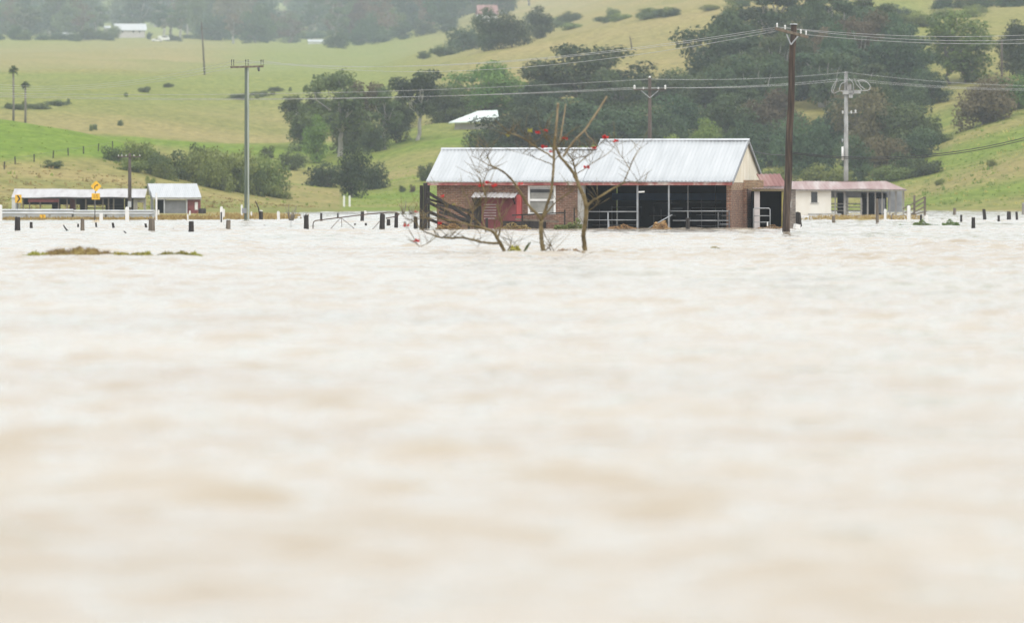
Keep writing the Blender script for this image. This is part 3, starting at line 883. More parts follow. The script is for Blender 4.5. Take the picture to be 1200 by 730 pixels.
POLE_WOOD = mat("grey_brown_pole", [(0.05, 0.037, 0.028), (0.125, 0.10, 0.085)], 4, .9, stretch=(2, 2, .2))
PORCELAIN = mat("porcelain", [(0.62, 0.62, 0.60), (0.78, 0.78, 0.76)], 4, .25)
WIRE = mat("bare_wire", [(0.32, 0.32, 0.31), (0.46, 0.46, 0.45)], 2, .4, metal=.4)
WIRE_BLACK = mat("black_cable", [(0.015, 0.015, 0.016), (0.03, 0.03, 0.03)], 2, .6)
GLASS = mat("dusty_pane", [(0.20, 0.20, 0.18), (0.32, 0.31, 0.28)], 2.5, .35)
PANE_DARK = mat("dark_pane", [(0.02, 0.02, 0.02), (0.05, 0.05, 0.05)], 2.5, .2)
SIGN_Y = mat("yellow_sign", [(0.76, 0.42, 0.015), (0.82, 0.48, 0.03)], 4, .45)
BLACK = mat("black_paint", [(0.012, 0.012, 0.012), (0.02, 0.02, 0.02)], 4, .5)
STRAW = mat("wet_straw", [(0.11, 0.075, 0.020), (0.23, 0.17, 0.045), (0.34, 0.27, 0.09)], 7, .95, bump=.02)
GREEN_LEAF = foliage_mat("floating_leaf", (0.045, 0.085, 0.02), (0.12, 0.19, 0.045))
STRAW_LEAF = foliage_mat("straw_blade", (0.20, 0.12, 0.04), (0.40, 0.29, 0.11), .2)
BROWN_LEAF = foliage_mat("brown_debris", (0.14, 0.08, 0.03), (0.32, 0.21, 0.07), .2)
BLUE_TARP = mat("blue_tarp", [(0.02, 0.14, 0.50), (0.05, 0.24, 0.66)], 1.5, .5)
GALV_PALE = mat("pale_rail", [(0.42, 0.44, 0.46), (0.58, 0.59, 0.60)], 1.2, .5, metal=.2)
DK_GREY = mat("dark_grey_iron", [(0.20, 0.21, 0.22), (0.30, 0.31, 0.32)], 2, .6)

# ------------------------------------------------------------------ the brick milking shed
TH = rad(13)
Y0 = 269.1
ct, st = math.cos(TH), math.sin(TH)
BX0 = (512-600)*Y0/F
barn = empty("brick_milking_shed", (BX0, Y0, 0), -TH,
             "long brick dairy shed with bright corrugated roof and open railed bay standing in flood water", "shed")
def bx(px):
    "local x on the shed's front plane for pixel column px"
    k = (px-600)/F
    return (k*Y0-BX0)/(ct+st*k)
def bz(py, x=7.0, d=0.0):
    return CH+(HOR-py)*(Y0-x*st+d*ct)/F
L = bx(857); DL, DR = 5.9, 7.6
XJ = bx(684)
ZE = 2.22
SL = 0.49
PIT = math.atan(SL)
TOPW = 2.06
wx0, wx1 = bx(619.5), bx(650.5)
wz0, wz1 = bz(250.5, 4.5), bz(218.5, 4.5)
PX0, PX1 = bx(677), bx(685)
mb = MB()
# front wall around the window
mb.box((0, 0, -1), (wx0, .23, TOPW)); mb.box((wx1, 0, -1), (PX0, .23, TOPW))
mb.box((wx0, 0, -1), (wx1, .23, wz0)); mb.box((wx0, 0, wz1), (wx1, .23, TOPW))
mb.box((0, .23, -1), (.23, DL-.23, TOPW)); mb.box((0, DL-.23, -1), (PX0, DL, TOPW))
mb.build("front_wall", BRICK, barn)
mb = MB(); mb.box((PX0+.003, -.012, -1), (PX1, .26, TOPW+.01)); mb.build("concrete_pier", CONCRETE, barn)
# end wall: brick, paler courses on top
mb = MB(); mb.box((L-.23, 0, -1), (L, DR, 1.80)); mb.build("end_wall", BRICK, barn, label="end wall of red brick under the cream gable")
mb = MB(); mb.box((L-.23, .002, 1.803), (L+.004, DR-.002, 2.16)); mb.build("upper_course", BRICK_TAN, barn)
mb = MB(); mb.box((L+.003, DR*.40, -1), (L+.16, DR*.40+.36, 1.95)); mb.build("buttress", BRICK, barn)
mb = MB(); mb.box((L+.005, DR*.72, -1), (L+.10, DR*.72+.30, .72)); mb.build("mossy_panel", mat("moss", [(0.20, 0.17, 0.03), (0.32, 0.26, 0.06)], 3, .9), barn)
mb = MB(); mb.box((PX1+.01, DR-.23, -1), (L-.24, DR, 2.3)); mb.build("back_wall", INTERIOR_SHADE, barn)
mb = MB(); mb.box((PX1-.02, .262, -1), (PX1-.006, DR-.24, 2.3)); mb.build("inner_partition", INTERIOR_SHADE, barn)
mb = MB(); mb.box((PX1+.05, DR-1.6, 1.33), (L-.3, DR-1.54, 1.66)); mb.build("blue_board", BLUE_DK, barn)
# roofs
def roof_pair(xa, xb, D, m, seed, name):
    half = D/2
    zr = ZE+SL*(half+.25)
    f = MB(); f.sheet((xa, -.25, ZE), (1, 0, 0), (0, 1, SL), xb-xa, (half+.25)/math.cos(PIT), .18, .015, .003, .016, seed)
    f.sheet((xa, D+.25, ZE), (1, 0, 0), (0, -1, SL), xb-xa, (half+.25)/math.cos(PIT), .18, .015, .003, .016, seed+5)
    o = f.build(name, m, barn)
    c = MB(); c.prism([(half-.17, zr-.05), (half, zr+.05), (half+.17, zr-.05), (half, zr+.025)], 0, xa-.02, xb+.02)
    c.build("ridge_cap", ZINC, o)
    return zr
zl = roof_pair(bx(500.5), XJ, DL, ZINC, 3, "lower_roof")
zr = roof_pair(XJ+.01, bx(860.5), DR, ZINC, 9, "raised_roof")
# small verge between the two ridges
mb = MB(); mb.prism([(DL/2-.05, zl-.06), (DR/2, zr-.02), (DR/2+.9, zr-.5), (DL/2+.4, zl-.30)], 0, XJ-.035, XJ-.005); mb.build("verge_flashing", ZINC, barn)
# ceiling under the sheets keeps the bay dark
mb = MB(); mb.prism([(.05, ZE-.03), (DR/2, zr-.10), (DR-.05, ZE-.03), (DR-.05, ZE-.06), (DR/2, zr-.14), (.05, ZE-.06)], 0, PX1, L-.26); mb.build("ceiling_lining", INTERIOR_SHADE, barn)
# eave fascia and gutter
mb = MB(); mb.box((bx(501), -.24, 2.03), (bx(859), -.205, 2.185)); mb.build("fascia", FASCIA, barn)
mb = MB(); mb.box((bx(501), -.30, 2.168), (bx(858.5), -.245, 2.198)); mb.build("gutter", ZINC, barn)
mb = MB(); mb.box((bx(501), -.20, 2.062), (bx(859), -.002, 2.085)); mb.build("soffit", FASCIA, barn)
# gable boards
g0 = 2.163
mb = MB()
nb = 5
hw = DR/2+.02
for i in range(nb):
    d0 = .06 + (DR-.12)*i/nb; d1 = .06+(DR-.12)*(i+1)/nb-.03
    zt = lambda d: ZE+SL*(.25+(d if d < DR/2 else DR-d))-.07
    poly = [(d0, g0), (d1, g0), (d1, max(zt(d1), g0+.01))]
    if d0 < DR/2 < d1: poly.append((DR/2, zt(DR/2)))
    poly.append((d0, max(zt(d0), g0+.01)))
    mb.prism(poly, 0, L-.04, L+.012)
mb.build("gable_boards", CREAM, barn)
mb = MB(); mb.prism([(.05, g0), (DR-.05, g0), (DR/2, zr-.12)], 0, L-.10, L-.06); mb.build("gable_backing", TIMBER, barn)
for s in (0, 1):
    mb = MB()
    a = (bx(860.5)-.02, -.27 if s == 0 else DR+.27, ZE-.07); b = (bx(860.5)-.02, DR/2, zr-.07)
    mb.beam(a, b, .035, .15); mb.build("barge_board", DK_GREY, barn)
# window
mb = MB()
fw = .065
for lo, hi in (((wx0-.03, wz0-.03), (wx1+.03, wz0+.05)), ((wx0-.03, wz1-.05), (wx1+.03, wz1+.03)), ((wx0-.03, wz0+.05), (wx0+fw, wz1-.05)), ((wx1-fw, wz0+.05), (wx1+.03, wz1-.05)), ((wx0+fw, (wz0+wz1)/2-.05), (wx1-fw, (wz0+wz1)/2+.05))):
    mb.box((lo[0], -.03, lo[1]), (hi[0], .05, hi[1]))
win = mb.build("window", WHITE, barn)
mb = MB(); mb.box((wx0+fw+.002, .02, wz0+.052), (wx1-fw-.002, .035, (wz0+wz1)/2-.052)); mb.build("pane", GLASS, win)
mb = MB(); mb.box((wx0+fw+.002, .021, (wz0+wz1)/2+.052), (wx1-fw-.002, .036, wz1-.30)); mb.build("pane", GLASS, win)
mb = MB(); mb.box((wx0+fw+.002, .06, wz1-.30), (wx1-fw-.002, .075, wz1-.05)); mb.build("open_gap", PANE_DARK, win)
mb = MB(); mb.box((wx0+fw+.002, .0, wz1-.14), (wx1-fw-.002, .018, wz1-.05)); mb.build("blind", mat("blind", (0.42, 0.42, 0.42), 3), win)
# red door, louvres and awning
ax0, ax1 = bx(556), bx(607)
mb = MB(); mb.sheet((ax0, -.75, bz(232, 3, -1)), (1, 0, 0), (0, .75, .24), ax1-ax0, .8, .2, .018, .003, .02, 4); mb.build("awning", ZINC_OLD, barn)
for xx in (ax0+.08, ax1-.08):
    mb = MB(); mb.beam((xx, -.70, bz(232, 3)-.02), (xx, -.02, bz(232, 3)-.45), .05, .05); mb.build("awning_bracket", TIMBER_DK, barn)
d0, d1, d2, d3 = bx(557), bx(566), bx(591), bx(612)
mb = MB(); mb.box((d0, -.22, -1), (d1-.005, -.003, bz(233, 3))); mb.build("dark_box", TIMBER_DK, barn)  # narrow dark box beside the red cabinet
mb = MB(); mb.box((d1, -.32, -1), (d2, -.003, bz(231.5, 3))); rb = mb.build("red_cabinet", RED, barn)
mb = MB()
for i in range(6):
    z = bz(240+i*3.2, 3)
    mb.box((d1+.12, -.345, z-.03), (d1+.72, -.322, z+.03))
mb.build("louvre", mat("louvre_slat", (0.32, 0.24, 0.23), 4), rb)
mb = MB(); mb.box((d2+.004, -.30, .22), (d3-.22, -.006, bz(229.5, 3))); mb.build("red_door", RED, barn)
mb = MB(); mb.box((d3-.215, -.28, .25), (d3, -.006, bz(228.5, 3))); mb.build("red_door_edge", RED_BRIGHT, barn)
mb = MB(); mb.box((d2+.01, -.36, -1), (bx(640), -.006, bz(259, 4))); mb.build("low_plinth", TIMBER_DK, barn)
# verandah post at the far eave end
mb = MB(); mb.beam((bx(503), -.1, -1), (bx(503), -.1, 2.15), .09, .09); mb.build("eave_post", TIMBER_DK, barn)
# open bay: posts, rails, stalls
for px, w, m in ((747.3, .085, STEEL), (784, .075, STEEL), (806, .05, STEEL_DIM), (806, .045, STEEL)):
    x = bx(px)
    if m is STEEL and px == 806:
        mb = MB(); mb.beam((x+.02, -.05, -.5), (x+.02, -.05, bz(247, x)), w, w); mb.build("bay_post", m, barn); continue
    mb = MB(); mb.beam((x, -.02 if px != 806 else .06, -1), (x, -.02 if px != 806 else .06, 2.1), w, w); mb.build("bay_post", m, barn)
def rail(px0, px1, py, r=.026, d=-.09, m=STEEL, nm="rail"):
    a = bx(px0); b = bx(px1); z = bz(py, (a+b)/2)
    mb = MB(); mb.tube([(a, d, z), (b, d, z)], r, 6); return mb.build(nm, m, barn)
rail(688, 747, 248.2); rail(688, 747, 258); rail(785, 854, 247.6); rail(789, 854, 258.6)
rail(843, 856, 263, .02); rail(846, 856, 253, .02, m=STEEL_DIM)
for px, t, m in ((713, 249, STEEL), (713.9, 259, STEEL), (842, 249, STEEL_DIM), (855, 246, STEEL_DIM), (689, 247, STEEL_DIM)):
    mb = MB(); mb.tube([(bx(px), -.09, -1), (bx(px), -.09, bz(t, 8))], .03, 6); mb.build("rail_post", m, barn)
rs2 = random.Random(8)
for i, px in enumerate((695, 711, 718, 735, 757, 765, 777, 794, 817, 826, 837)):
    d = rs2.uniform(1.2, 4.5); x = bx(px)-d*st*.25
    mb = MB(); mb.tube([(x, d, -1), (x, d, rs2.choice([1.05, 1.35, 2.3, .9]))], .024, 5); mb.build("stall_bar", STEEL_DIM, barn)
for px0, px1, py, d in ((705, 742, 243, 2.0), (752, 783, 238, 2.6), (752, 783, 253, 1.8), (790, 830, 237, 3), (800, 852, 244, 2.2), (808, 852, 252, 1.6), (690, 742, 264, .8), (812, 850, 265, .9), (776, 793, 244.5, 1.4)):
    rail(px0, px1, py, .02, d, STEEL_DIM, "stall_rail")
mb = MB(); mb.beam((bx(749), -.15, bz(225.2, 9)), (bx(756), -.15, bz(225), 0) if False else (bx(756), -.15, bz(224.8, 9)), .05, .07); mb.build("lamp_bracket", WHITE, barn)

# ------------------------------------------------------------------ brick outbuilding with the dark doorway
YO = 268.5
ob = empty("brick_outbuilding", P(908, 268, YO), 0, "small brick lean-to with a dark doorway and faded red iron roof beside the gable", "outbuilding")
ob.location.z = 0
sO = YO/F
ox = lambda px: (px-908)*sO
oz = lambda py: CH+(HOR-py)*sO
mb = MB(); mb.box((ox(925.5), 0, -1), (ox(932.5), 3.2, oz(222))); mb.build("side_pier", BLOCK_GREY, ob)
mb = MB(); mb.box((ox(884), .05, -1), (ox(890.5), .30, oz(224.6))); mb.build("white_jamb", mat("pinkish_white_jamb", [(0.50, 0.45, 0.44), (0.64, 0.60, 0.58)], 2), ob)
mb = MB(); mb.box((ox(916), .02, -1), (ox(919.2), .2, oz(224.6))); mb.build("yellow_post", mat("mossy_yellow_post", [(0.22, 0.19, 0.05), (0.36, 0.30, 0.10)], 3), ob)
mb = MB(); mb.box((ox(919.4), .03, -1), (ox(925.3), .22, oz(224.6))); mb.build("doorway_pier", BLOCK_GREY, ob)
mb = MB(); mb.box((ox(881.5), -.08, oz(224.2)), (ox(921), .30, oz(221.4))); mb.build("lintel_beam", mat("mossy_beam", [(0.16, 0.12, 0.06), (0.30, 0.24, 0.14)], 3), ob)
mb = MB(); mb.box((ox(884), 3.0, -1), (ox(925), 3.2, oz(224))); mb.box((ox(884), .31, oz(224.4)), (ox(925), 2.98, oz(223.6))); mb.box((ox(883), .31, -1), (ox(884), 3.0, oz(224))); mb.build("inner_wall", INTERIOR_SHADE, ob)
# faded red roof: eave at the beam, rising to the ridge behind
mb = MB()
ru = Vector((1, 0, 0)); 
mb.sheet((ox(895), .30, oz(218.6)), (1, 0, 0), (-.30, 1.1, .58), ox(923)-ox(895), 1.28, .2, .02, .003, .02, 2)
mb.build("roof", ROOF_PINK, ob)
mb = MB(); mb.sheet((ox(882), -.14, oz(221.0)), (1, 0, 0), (0, 1.5, .10), ox(934)-ox(882), 1.5, .152, .012, .003, .01, 6); mb.build("porch_roof", ROOF_PALE, ob)
mb = MB(); mb.box((ox(871.5), .34, oz(221.3)), (ox(895.2), .60, oz(211.2))); mb.build("upper_wall", BRICK_TAN, ob)

# pipe gate in front of the doorway
gt = empty("pipe_gate", (P(893, 268, 266.6).x, 266.6, 0), 0, "small galvanised pipe gate standing before the dark doorway", "gate")
sg = 266.6/F; gx = lambda px: (px-893)*sg; gzz = lambda py: CH+(HOR-py)*sg
mb = MB(); mb.tube([(gx(883), 0, -.6), (gx(883), 0, gzz(245)), (gx(884), 0, gzz(244.2)), (gx(901), 0, gzz(244.2)), (gx(902.4), 0, gzz(245.4)), (gx(902.4), 0, -.6)], .028, 6); mb.build("gate_frame", STEEL, gt)
for py in (253, 260.5):
    mb = MB(); mb.tube([(gx(883), 0, gzz(py)), (gx(902.4), 0, gzz(py))], .02, 6); mb.build("gate_bar", STEEL, gt)
mb = MB(); mb.beam((gx(899.4), -.05, -.5), (gx(899.4), -.05, gzz(260)), .06, .03); mb.build("white_peg", WHITE, gt)

# ------------------------------------------------------------------ long shed with the pink iron roof
YP = 455.0
sP = YP/F
ps = empty("long_outbuilding", (P(990, 250, YP).x, YP, 0), 0, "long low shed with pink weathered iron roof, cream walled end and open posts", "shed")
qx = lambda px: (px-990)*sP
qz = lambda py: CH+(HOR-py)*sP
Zb = qz(251.5)
wxa, wxb = qx(950.5), qx(958); wza, wzb = qz(237.5), qz(225)
mb = MB(); zt = qz(222.6)
mb.box((qx(931), 0, Zb-1), (wxa, .2, zt)); mb.box((wxb, 0, Zb-1), (qx(974), .2, zt)); mb.box((wxa, 0, Zb-1), (wxb, .2, wza)); mb.box((wxa, 0, wzb), (wxb, .2, zt))
mb.box((qx(974)-.2, .2, Zb-1), (qx(974), 3.6, zt)); mb.build("cream_wall", WHITE_WALL, ps)
mb = MB(); mb.box((wxa, .12, wza), (wxb, .16, wzb)); wn = mb.build("window", PANE_DARK, ps)
mb = MB(); mb.box((wxa-.06, -.06, wza-.09), (wxb+.10, .10, wza-.005)); mb.build("sill", CONCRETE, wn)
mb = MB(); mb.sheet((qx(908), -.35, qz(222)), (1, 0, 0), (0, 2.2, .75), qx(1062.5)-qx(908), .1, .152, .014, .003, .01, 2)
# main sheet is a skewed plane: the ridge ends earlier than the eave (hip end)
def hip(x0, x1, y0, z0, x2, x3, y1, z1, name, m, nx=70, ny=6, seed=0):
    b = MB(); r = random.Random(seed)
    n = len(b.v)
    ph = [r.uniform(0, 6) for _ in range(3)]
    for side in (0, 1):
        for j in range(ny+1):
            t = j/ny
            for i in range(nx+1):
                u = i/nx
                xa = x0+(x1-x0)*u; xb_ = x2+(x3-x2)*u
                z = z0+(z1-z0)*t + (.012 if i % 2 else -.012) + .03*math.sin(u*9+ph[0])*math.sin(t*3+ph[1]) - (.006 if side else 0)
                b.v.append((xa+(xb_-xa)*t, y0+(y1-y0)*t, z))
    k = (nx+1)*(ny+1)
    for side in (0, 1):
        for j in range(ny):
            for i in range(nx):
                a = side*k+j*(nx+1)+i
                q = (a, a+1, a+nx+2, a+nx+1)
                b.f.append(q if not side else q[::-1]); b.sm.append(False)
    return b.build(name, m, ps)
hip(qx(908), qx(1063), -.4, qz(222), qx(910), qx(1041), 2.4, qz(213)+.02, "roof", ROOF_PALE)
hip(qx(910), qx(1041), 2.42, qz(213)+.01, qx(908), qx(1063), 5.2, qz(222), "back_roof", ROOF_PALE)
mb = MB(); mb.box((qx(931), -.36, qz(223.8)), (qx(1062), -.30, qz(222.2))); mb.build("fascia", TIMBER_GREY, ps)
for px, w, top in ((979, .10, 223), (990, .16, 223), (1009.5, .13, 232), (1017, .12, 223), (1026, .1, 224), (1034, .10, 223), (1043, .09, 223), (1050, .15, 223), (1059, .13, 223)):
    mb = MB(); mb.beam((qx(px), .2, Zb-1), (qx(px), .2, qz(top)), w, .1); mb.build("post", TIMBER_GREY, ps)
for px0, px1, p0, p1 in ((1043, 1060, 224, 248.5), (1030, 1040, 233, 250)):
    mb = MB(); mb.box((qx(px0), 2.6, qz(p1)), (qx(px1), 2.7, qz(p0))); mb.build("grey_boarding", DK_GREY, ps)
mb = MB(); mb.box((qx(984), 3.2, Zb-.3), (qx(994), 3.3, qz(226))); mb.build("dark_partition", INTERIOR_SHADE, ps)
mb = MB(); mb.box((qx(1012), 3.2, Zb-.3), (qx(1042), 3.3, qz(226))); mb.build("dark_partition", INTERIOR_SHADE, ps)
mb = MB(); mb.box((qx(975), 3.2, qz(232)), (qx(1060), 3.25, qz(224))); mb.build("back_board", DK_GREY, ps)
for py in (239, 243, 247):
    mb = MB(); mb.beam((qx(975), 1.4, qz(py)), (qx(1012), 1.4, qz(py)), .04, .09); mb.build("yard_rail", TIMBER_GREY, ps)
mb = MB(); mb.box((qx(947), -1.2, Zb-.8), (qx(985), -.02, qz(250.3))); mb.build("trough_slab", CONCRETE, ps)

# loading ramp
rp = empty("loading_ramp", (P(1072, 250, 452).x, 452, -.2), 0, "weathered timber loading ramp with slanting rails at the end of the pink roofed shed", "ramp")
sR = 452/F; rx = lambda px: (px-1072)*sR; rz_ = lambda py: CH+(HOR-py)*sR+.2
for px, top in ((1071.5, 229), (1083.8, 230.5), (1064, 240)):
    mb = MB(); mb.beam((rx(px), 0, -.8), (rx(px), 0, rz_(top)), .17, .14); mb.build("ramp_post", TIMBER, rp)
for (a, b, c, d) in ((1058, 245, 1084, 231), (1060, 250, 1084, 236), (1066, 252, 1084, 242)):
    mb = MB(); mb.beam((rx(a), -.1, rz_(b)), (rx(c), -.1, rz_(d)), .05, .11); mb.build("ramp_rail", TIMBER, rp)
mb = MB(); mb.beam((rx(1060), .5, rz_(254)), (rx(1086), .5, rz_(248)), 1.0, .08); mb.build("ramp_deck", TIMBER, rp)

# ------------------------------------------------------------------ sheds on the other bank
YL = 480.0; sL = YL/F
ls = empty("long_open_shed", (P(92, 250, YL).x, YL, -.2), 0, "long low open fronted shed with pale iron roof behind the guard rail", "shed")
lx = lambda px: (px-92)*sL
lz = lambda py: CH+(HOR-py)*sL+.2
mb = MB(); mb.sheet((lx(13.5), -.3, lz(231.5)), (1, 0, 0), (0, 3.2, .72), lx(170)-lx(13.5), 3.28, .152, .013, .003, .05, 12); mb.build("roof", ZINC_OLD, ls)
mb = MB(); mb.box((lx(24), -.28, lz(233.2)), (lx(171), -.22, lz(231.8))); mb.build("fascia", TIMBER_DK, ls)
mb = MB(); mb.box((lx(14), -.2, -1), (lx(18.5), 2.8, lz(231.8))); mb.build("white_end_wall", mat("grey_white_boards", [(0.46, 0.46, 0.45), (0.60, 0.60, 0.59)], 2), ls)
mb = MB(); mb.box((lx(33), -.15, lz(237)), (lx(69), -.1, lz(233))); mb.build("red_valance", DARKRED, ls)
for a, b, m in ((58, 68, INTERIOR_SHADE), (79, 85.5, DARKRED), (91, 100, INTERIOR_SHADE), (144, 154, INTERIOR_SHADE), (121, 143, INTERIOR_SHADE)):
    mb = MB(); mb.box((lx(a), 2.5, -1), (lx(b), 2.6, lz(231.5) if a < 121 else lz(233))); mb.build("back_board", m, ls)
mb = MB(); mb.box((lx(24), 2.62, lz(240)), (lx(143), 2.68, lz(231)+.4)); mb.build("back_boarding", INTERIOR_SHADE, ls)
for px in (27, 34.5, 47, 68.5, 78.5, 88.5, 100.5, 111, 120.5, 127, 133):
    mb = MB(); mb.beam((lx(px), .1, -1), (lx(px), .1, lz(233)), .11, .1); mb.build("post", TIMBER, ls)
for py in (240, 244):
    mb = MB(); mb.beam((lx(100), .6, lz(py)), (lx(143), .6, lz(py)), .04, .08); mb.build("yard_rail", TIMBER_DK, ls)
mb = MB(); mb.box((lx(156.5), 0, -1), (lx(161), .2, lz(233.4))); mb.box((lx(168), 0, -1), (lx(171), .2, lz(233.4))); mb.box((lx(161), 0, -1), (lx(168), .2, lz(248))); mb.box((lx(161), 0, lz(237.5)), (lx(168), .2, lz(233.4)))
mb.build("grey_wall", TIMBER_GREY, ls)

YS_ = 470.0; sS = YS_/F
ss_ = empty("small_shed", (P(204, 250, YS_).x, YS_, -.2), 0, "small shed with bright white iron roof, grey sliding door and red end boards", "shed")
hx = lambda px: (px-204)*sS
hz = lambda py: CH+(HOR-py)*sS+.2
def slope(name, x0, x1, x2, x3, za, zb, y0, y1, m):
    global ps
    keep = ps; ps = ss_
    o = hip(x0, x1, y0, za, x2, x3, y1, zb, name, m, 48, 6, 3)
    ps = keep
    return o
slope("roof", hx(179), hx(236.5), hx(171), hx(229), hz(231.6), hz(215.2), -.35, 2.2, ZINC)
slope("back_roof", hx(171), hx(229), hx(168), hx(226), hz(215.2)-.01, hz(229), 2.22, 4.4, ZINC)
mb = MB(); mb.box((hx(179), -.31, hz(234)), (hx(236), -.24, hz(231.8))); mb.build("fascia", CONCRETE, ss_)
mb = MB(); mb.box((hx(193), 0, -1), (hx(218), .08, hz(234.5))); mb.build("sliding_door", mat("grey_iron_door", [(0.15, 0.155, 0.16), (0.21, 0.215, 0.22)], 2, .6), ss_)
mb = MB(); mb.box((hx(180), 1.4, -1), (hx(193), 1.5, hz(232))); mb.build("dark_opening", INTERIOR_SHADE, ss_)  # near-black sheet painted as the shade inside the open front
mb = MB(); mb.box((hx(219.5), .01, -1), (hx(235), .1, hz(234))); mb.build("red_boards", DARKRED, ss_)
mb = MB(); mb.box((hx(228.3), -.02, hz(246)), (hx(231.8), .005, hz(237))); mb.build("white_hatch", WHITE, ss_)
for px in (192.6, 219):
    mb = MB(); mb.beam((hx(px), -.1, -1), (hx(px), -.1, hz(234)), .09, .09); mb.build("post", GALV_PALE, ss_)
mb = MB(); mb.prism([(hx(171.5), hz(216)), (hx(179.5), hz(231.5)), (hx(180), hz(256)), (hx(176), hz(256)), (hx(176), hz(232))], 1, .4, .5); mb.build("side_boards", DK_GREY, ss_)
mb = MB(); mb.box((hx(170), -1.2, -1), (hx(246), -.4, hz(251.2))); mb.build("concrete_apron", CONCRETE, ss_)
for px, py, lab in ((237, 249, "squat dark drum beside the small shed's red end boards"),):
    p = P(px, py, 469); mb = MB(); mb.tube([(0, 0, 0), (0, 0, .15), (0, 0, .5), (0, 0, .62)], [.30, .32, .32, .28], 14); mb.build("oil_drum", TIMBER_DK, None, lab, "drum").location = (p.x, 469, -.1)

# ------------------------------------------------------------------ far farmhouse group and roof among the trees
def house(px, Y, w_px, eave, ridge, base, dep, label, wall_m, roof_m, door=True, name="farmhouse"):
    p = hit(px, base); Y = p.y; s = Y/F
    e = empty(name, p, rad(8), label, "house")
    z = lambda py: CH+(HOR-py)*s-p.z
    w = w_px*s/2
    mb = MB(); mb.box((-w, 0, -1.5), (w, dep, z(eave))); mb.build("wall", wall_m, e)
    zr_ = z(ridge); ze = z(eave)
    mb = MB(); mb.prism([(-.5, ze-.1), (dep/2, zr_), (dep+.5, ze-.1), (dep+.5, ze-.22), (dep/2, zr_-.14), (-.5, ze-.22)], 0, -w*1.12, w*1.12); mb.build("roof", roof_m, e)
    if door:
        for fx in (-.55, .2, .62):
            mb = MB(); mb.box((fx*w-.4, -.03, ze-1.2), (fx*w+.4, .03, ze-.35)); mb.build("window", PANE_DARK, e)
    return e
GREYW = mat("pale_house_wall", [(0.42, 0.38, 0.36), (0.54, 0.50, 0.47)], 1, .8)
house(153, 1490, 34, 35.5, 28, 45, 6, "pale roofed farmhouse at the top of the far paddocks under the mist", GREYW, ZINC)
house(126, 1500, 7, 33, 30.5, 44, 4, "tiny shed with white roof peeping over bushes beside the far farmhouse", GREYW, ZINC, False, "garden_shed")
house(79, 1480, 12, 40.5, 38.5, 45, 4, "low cream outbuilding on the top edge of the far paddocks", CREAM, ZINC, False, "outbuilding")
house(95, 1480, 6, 41, 39.5, 46, 4, "narrow cream shed between the low outbuilding and the dark bushes", CREAM, ZINC, False, "garden_shed")
house(371, 1480, 18, 49, 46.5, 52, 4, "long low white building at the far end of the misty paddock", WHITE, ZINC, False, "outbuilding")
house(572, 1080, 22, 17, 6, 26, 7, "red roofed house half hidden by trees on the middle hill", WHITE, ROOF_PINK, False)
# house with the long pale roof half hidden among the figs
p = hit(557, 150); s = p.y/F
e = empty("farmhouse", p, 0, "farmhouse with low pale green white pitched roof half hidden under the big fig", "house")
z = lambda py: CH+(HOR-py)*s-p.z
mb = MB(); mb.prism([(-30*s, z(144)), (-30*s, z(142)), (2*s, z(130)), (14*s, z(129)), (27*s, z(131)), (27*s, z(144))], 1, -4, 3)
rm = mat("pale_green_roof", [(0.55, 0.62, 0.57), (0.70, 0.75, 0.70)], .6, .55)
f = MB(); f.face([(-31*s, -4, z(144)), (28*s, -4, z(142)), (26*s, 2, z(129)), (3*s, 2, z(130))]); f.face([(-31*s, -4, z(144)-.15), (3*s, 2, z(130)-.15), (26*s, 2, z(129)-.15), (28*s, -4, z(142)-.15)])
f.face([(-31*s, -4, z(144)-.15), (28*s, -4, z(142)-.15), (28*s, -4, z(142)), (-31*s, -4, z(144))]); f.face([(3*s, 2, z(130)-.15), (-31*s, -4, z(144)-.15), (-31*s, -4, z(144)), (3*s, 2, z(130))])
f.face([(26*s, 2, z(129)), (28*s, -4, z(142)), (28*s, -4, z(142)-.15), (26*s, 2, z(129)-.15)])
f.build("roof", rm, e)
mb = MB(); mb.box((-24*s, -3, -1), (25*s, 2, z(145))); mb.build("wall", GREYW, e)

# white parked vehicles by the far farmhouse
def car(px, Y, ln, label, van=False, rz=0.2):
    p = hit(px, 49.5 if not van else 48.6)
    e = empty("parked_car" if not van else "parked_van", p, rz, label, "car" if not van else "van")
    b = MB()
    h = 1.45 if not van else 2.3
    prof = [(-.5, .28), (-.5, .75), (-.42, .85), (-.30, .88), (-.17, 1.0), (.25, 1.0), (.42, .72), (.5, .62), (.5, .28)] if not van else [(-.5, .2), (-.5, .95), (-.46, 1.0), (.36, 1.0), (.44, .68), (.5, .58), (.5, .2)]
    b.prism([(x*ln, z_*h) for x, z_ in prof], 1, -.85, .85); b.build("body", WHITE, e)
    g = MB(); g.prism([(-.26*ln, .70*h), (-.16*ln, .95*h), (.23*ln, .95*h), (.36*ln, .72*h)], 1, -.87, .87); g.build("window", PANE_DARK, e)
    for sx in (-.32, .32):
        for sy in (-.8, .8):
            w = MB(); w.tube([(sx*ln, sy-.1, .32), (sx*ln, sy+.1, .32)], .33, 14); w.build("wheel", BLACK, e)
    return e
car(184, 1475, 4.8, "white parked car on the grass beside the far farmhouse")
car(192, 1484, 5.0, "white parked van standing just behind the white car by the far farmhouse", True, .35)

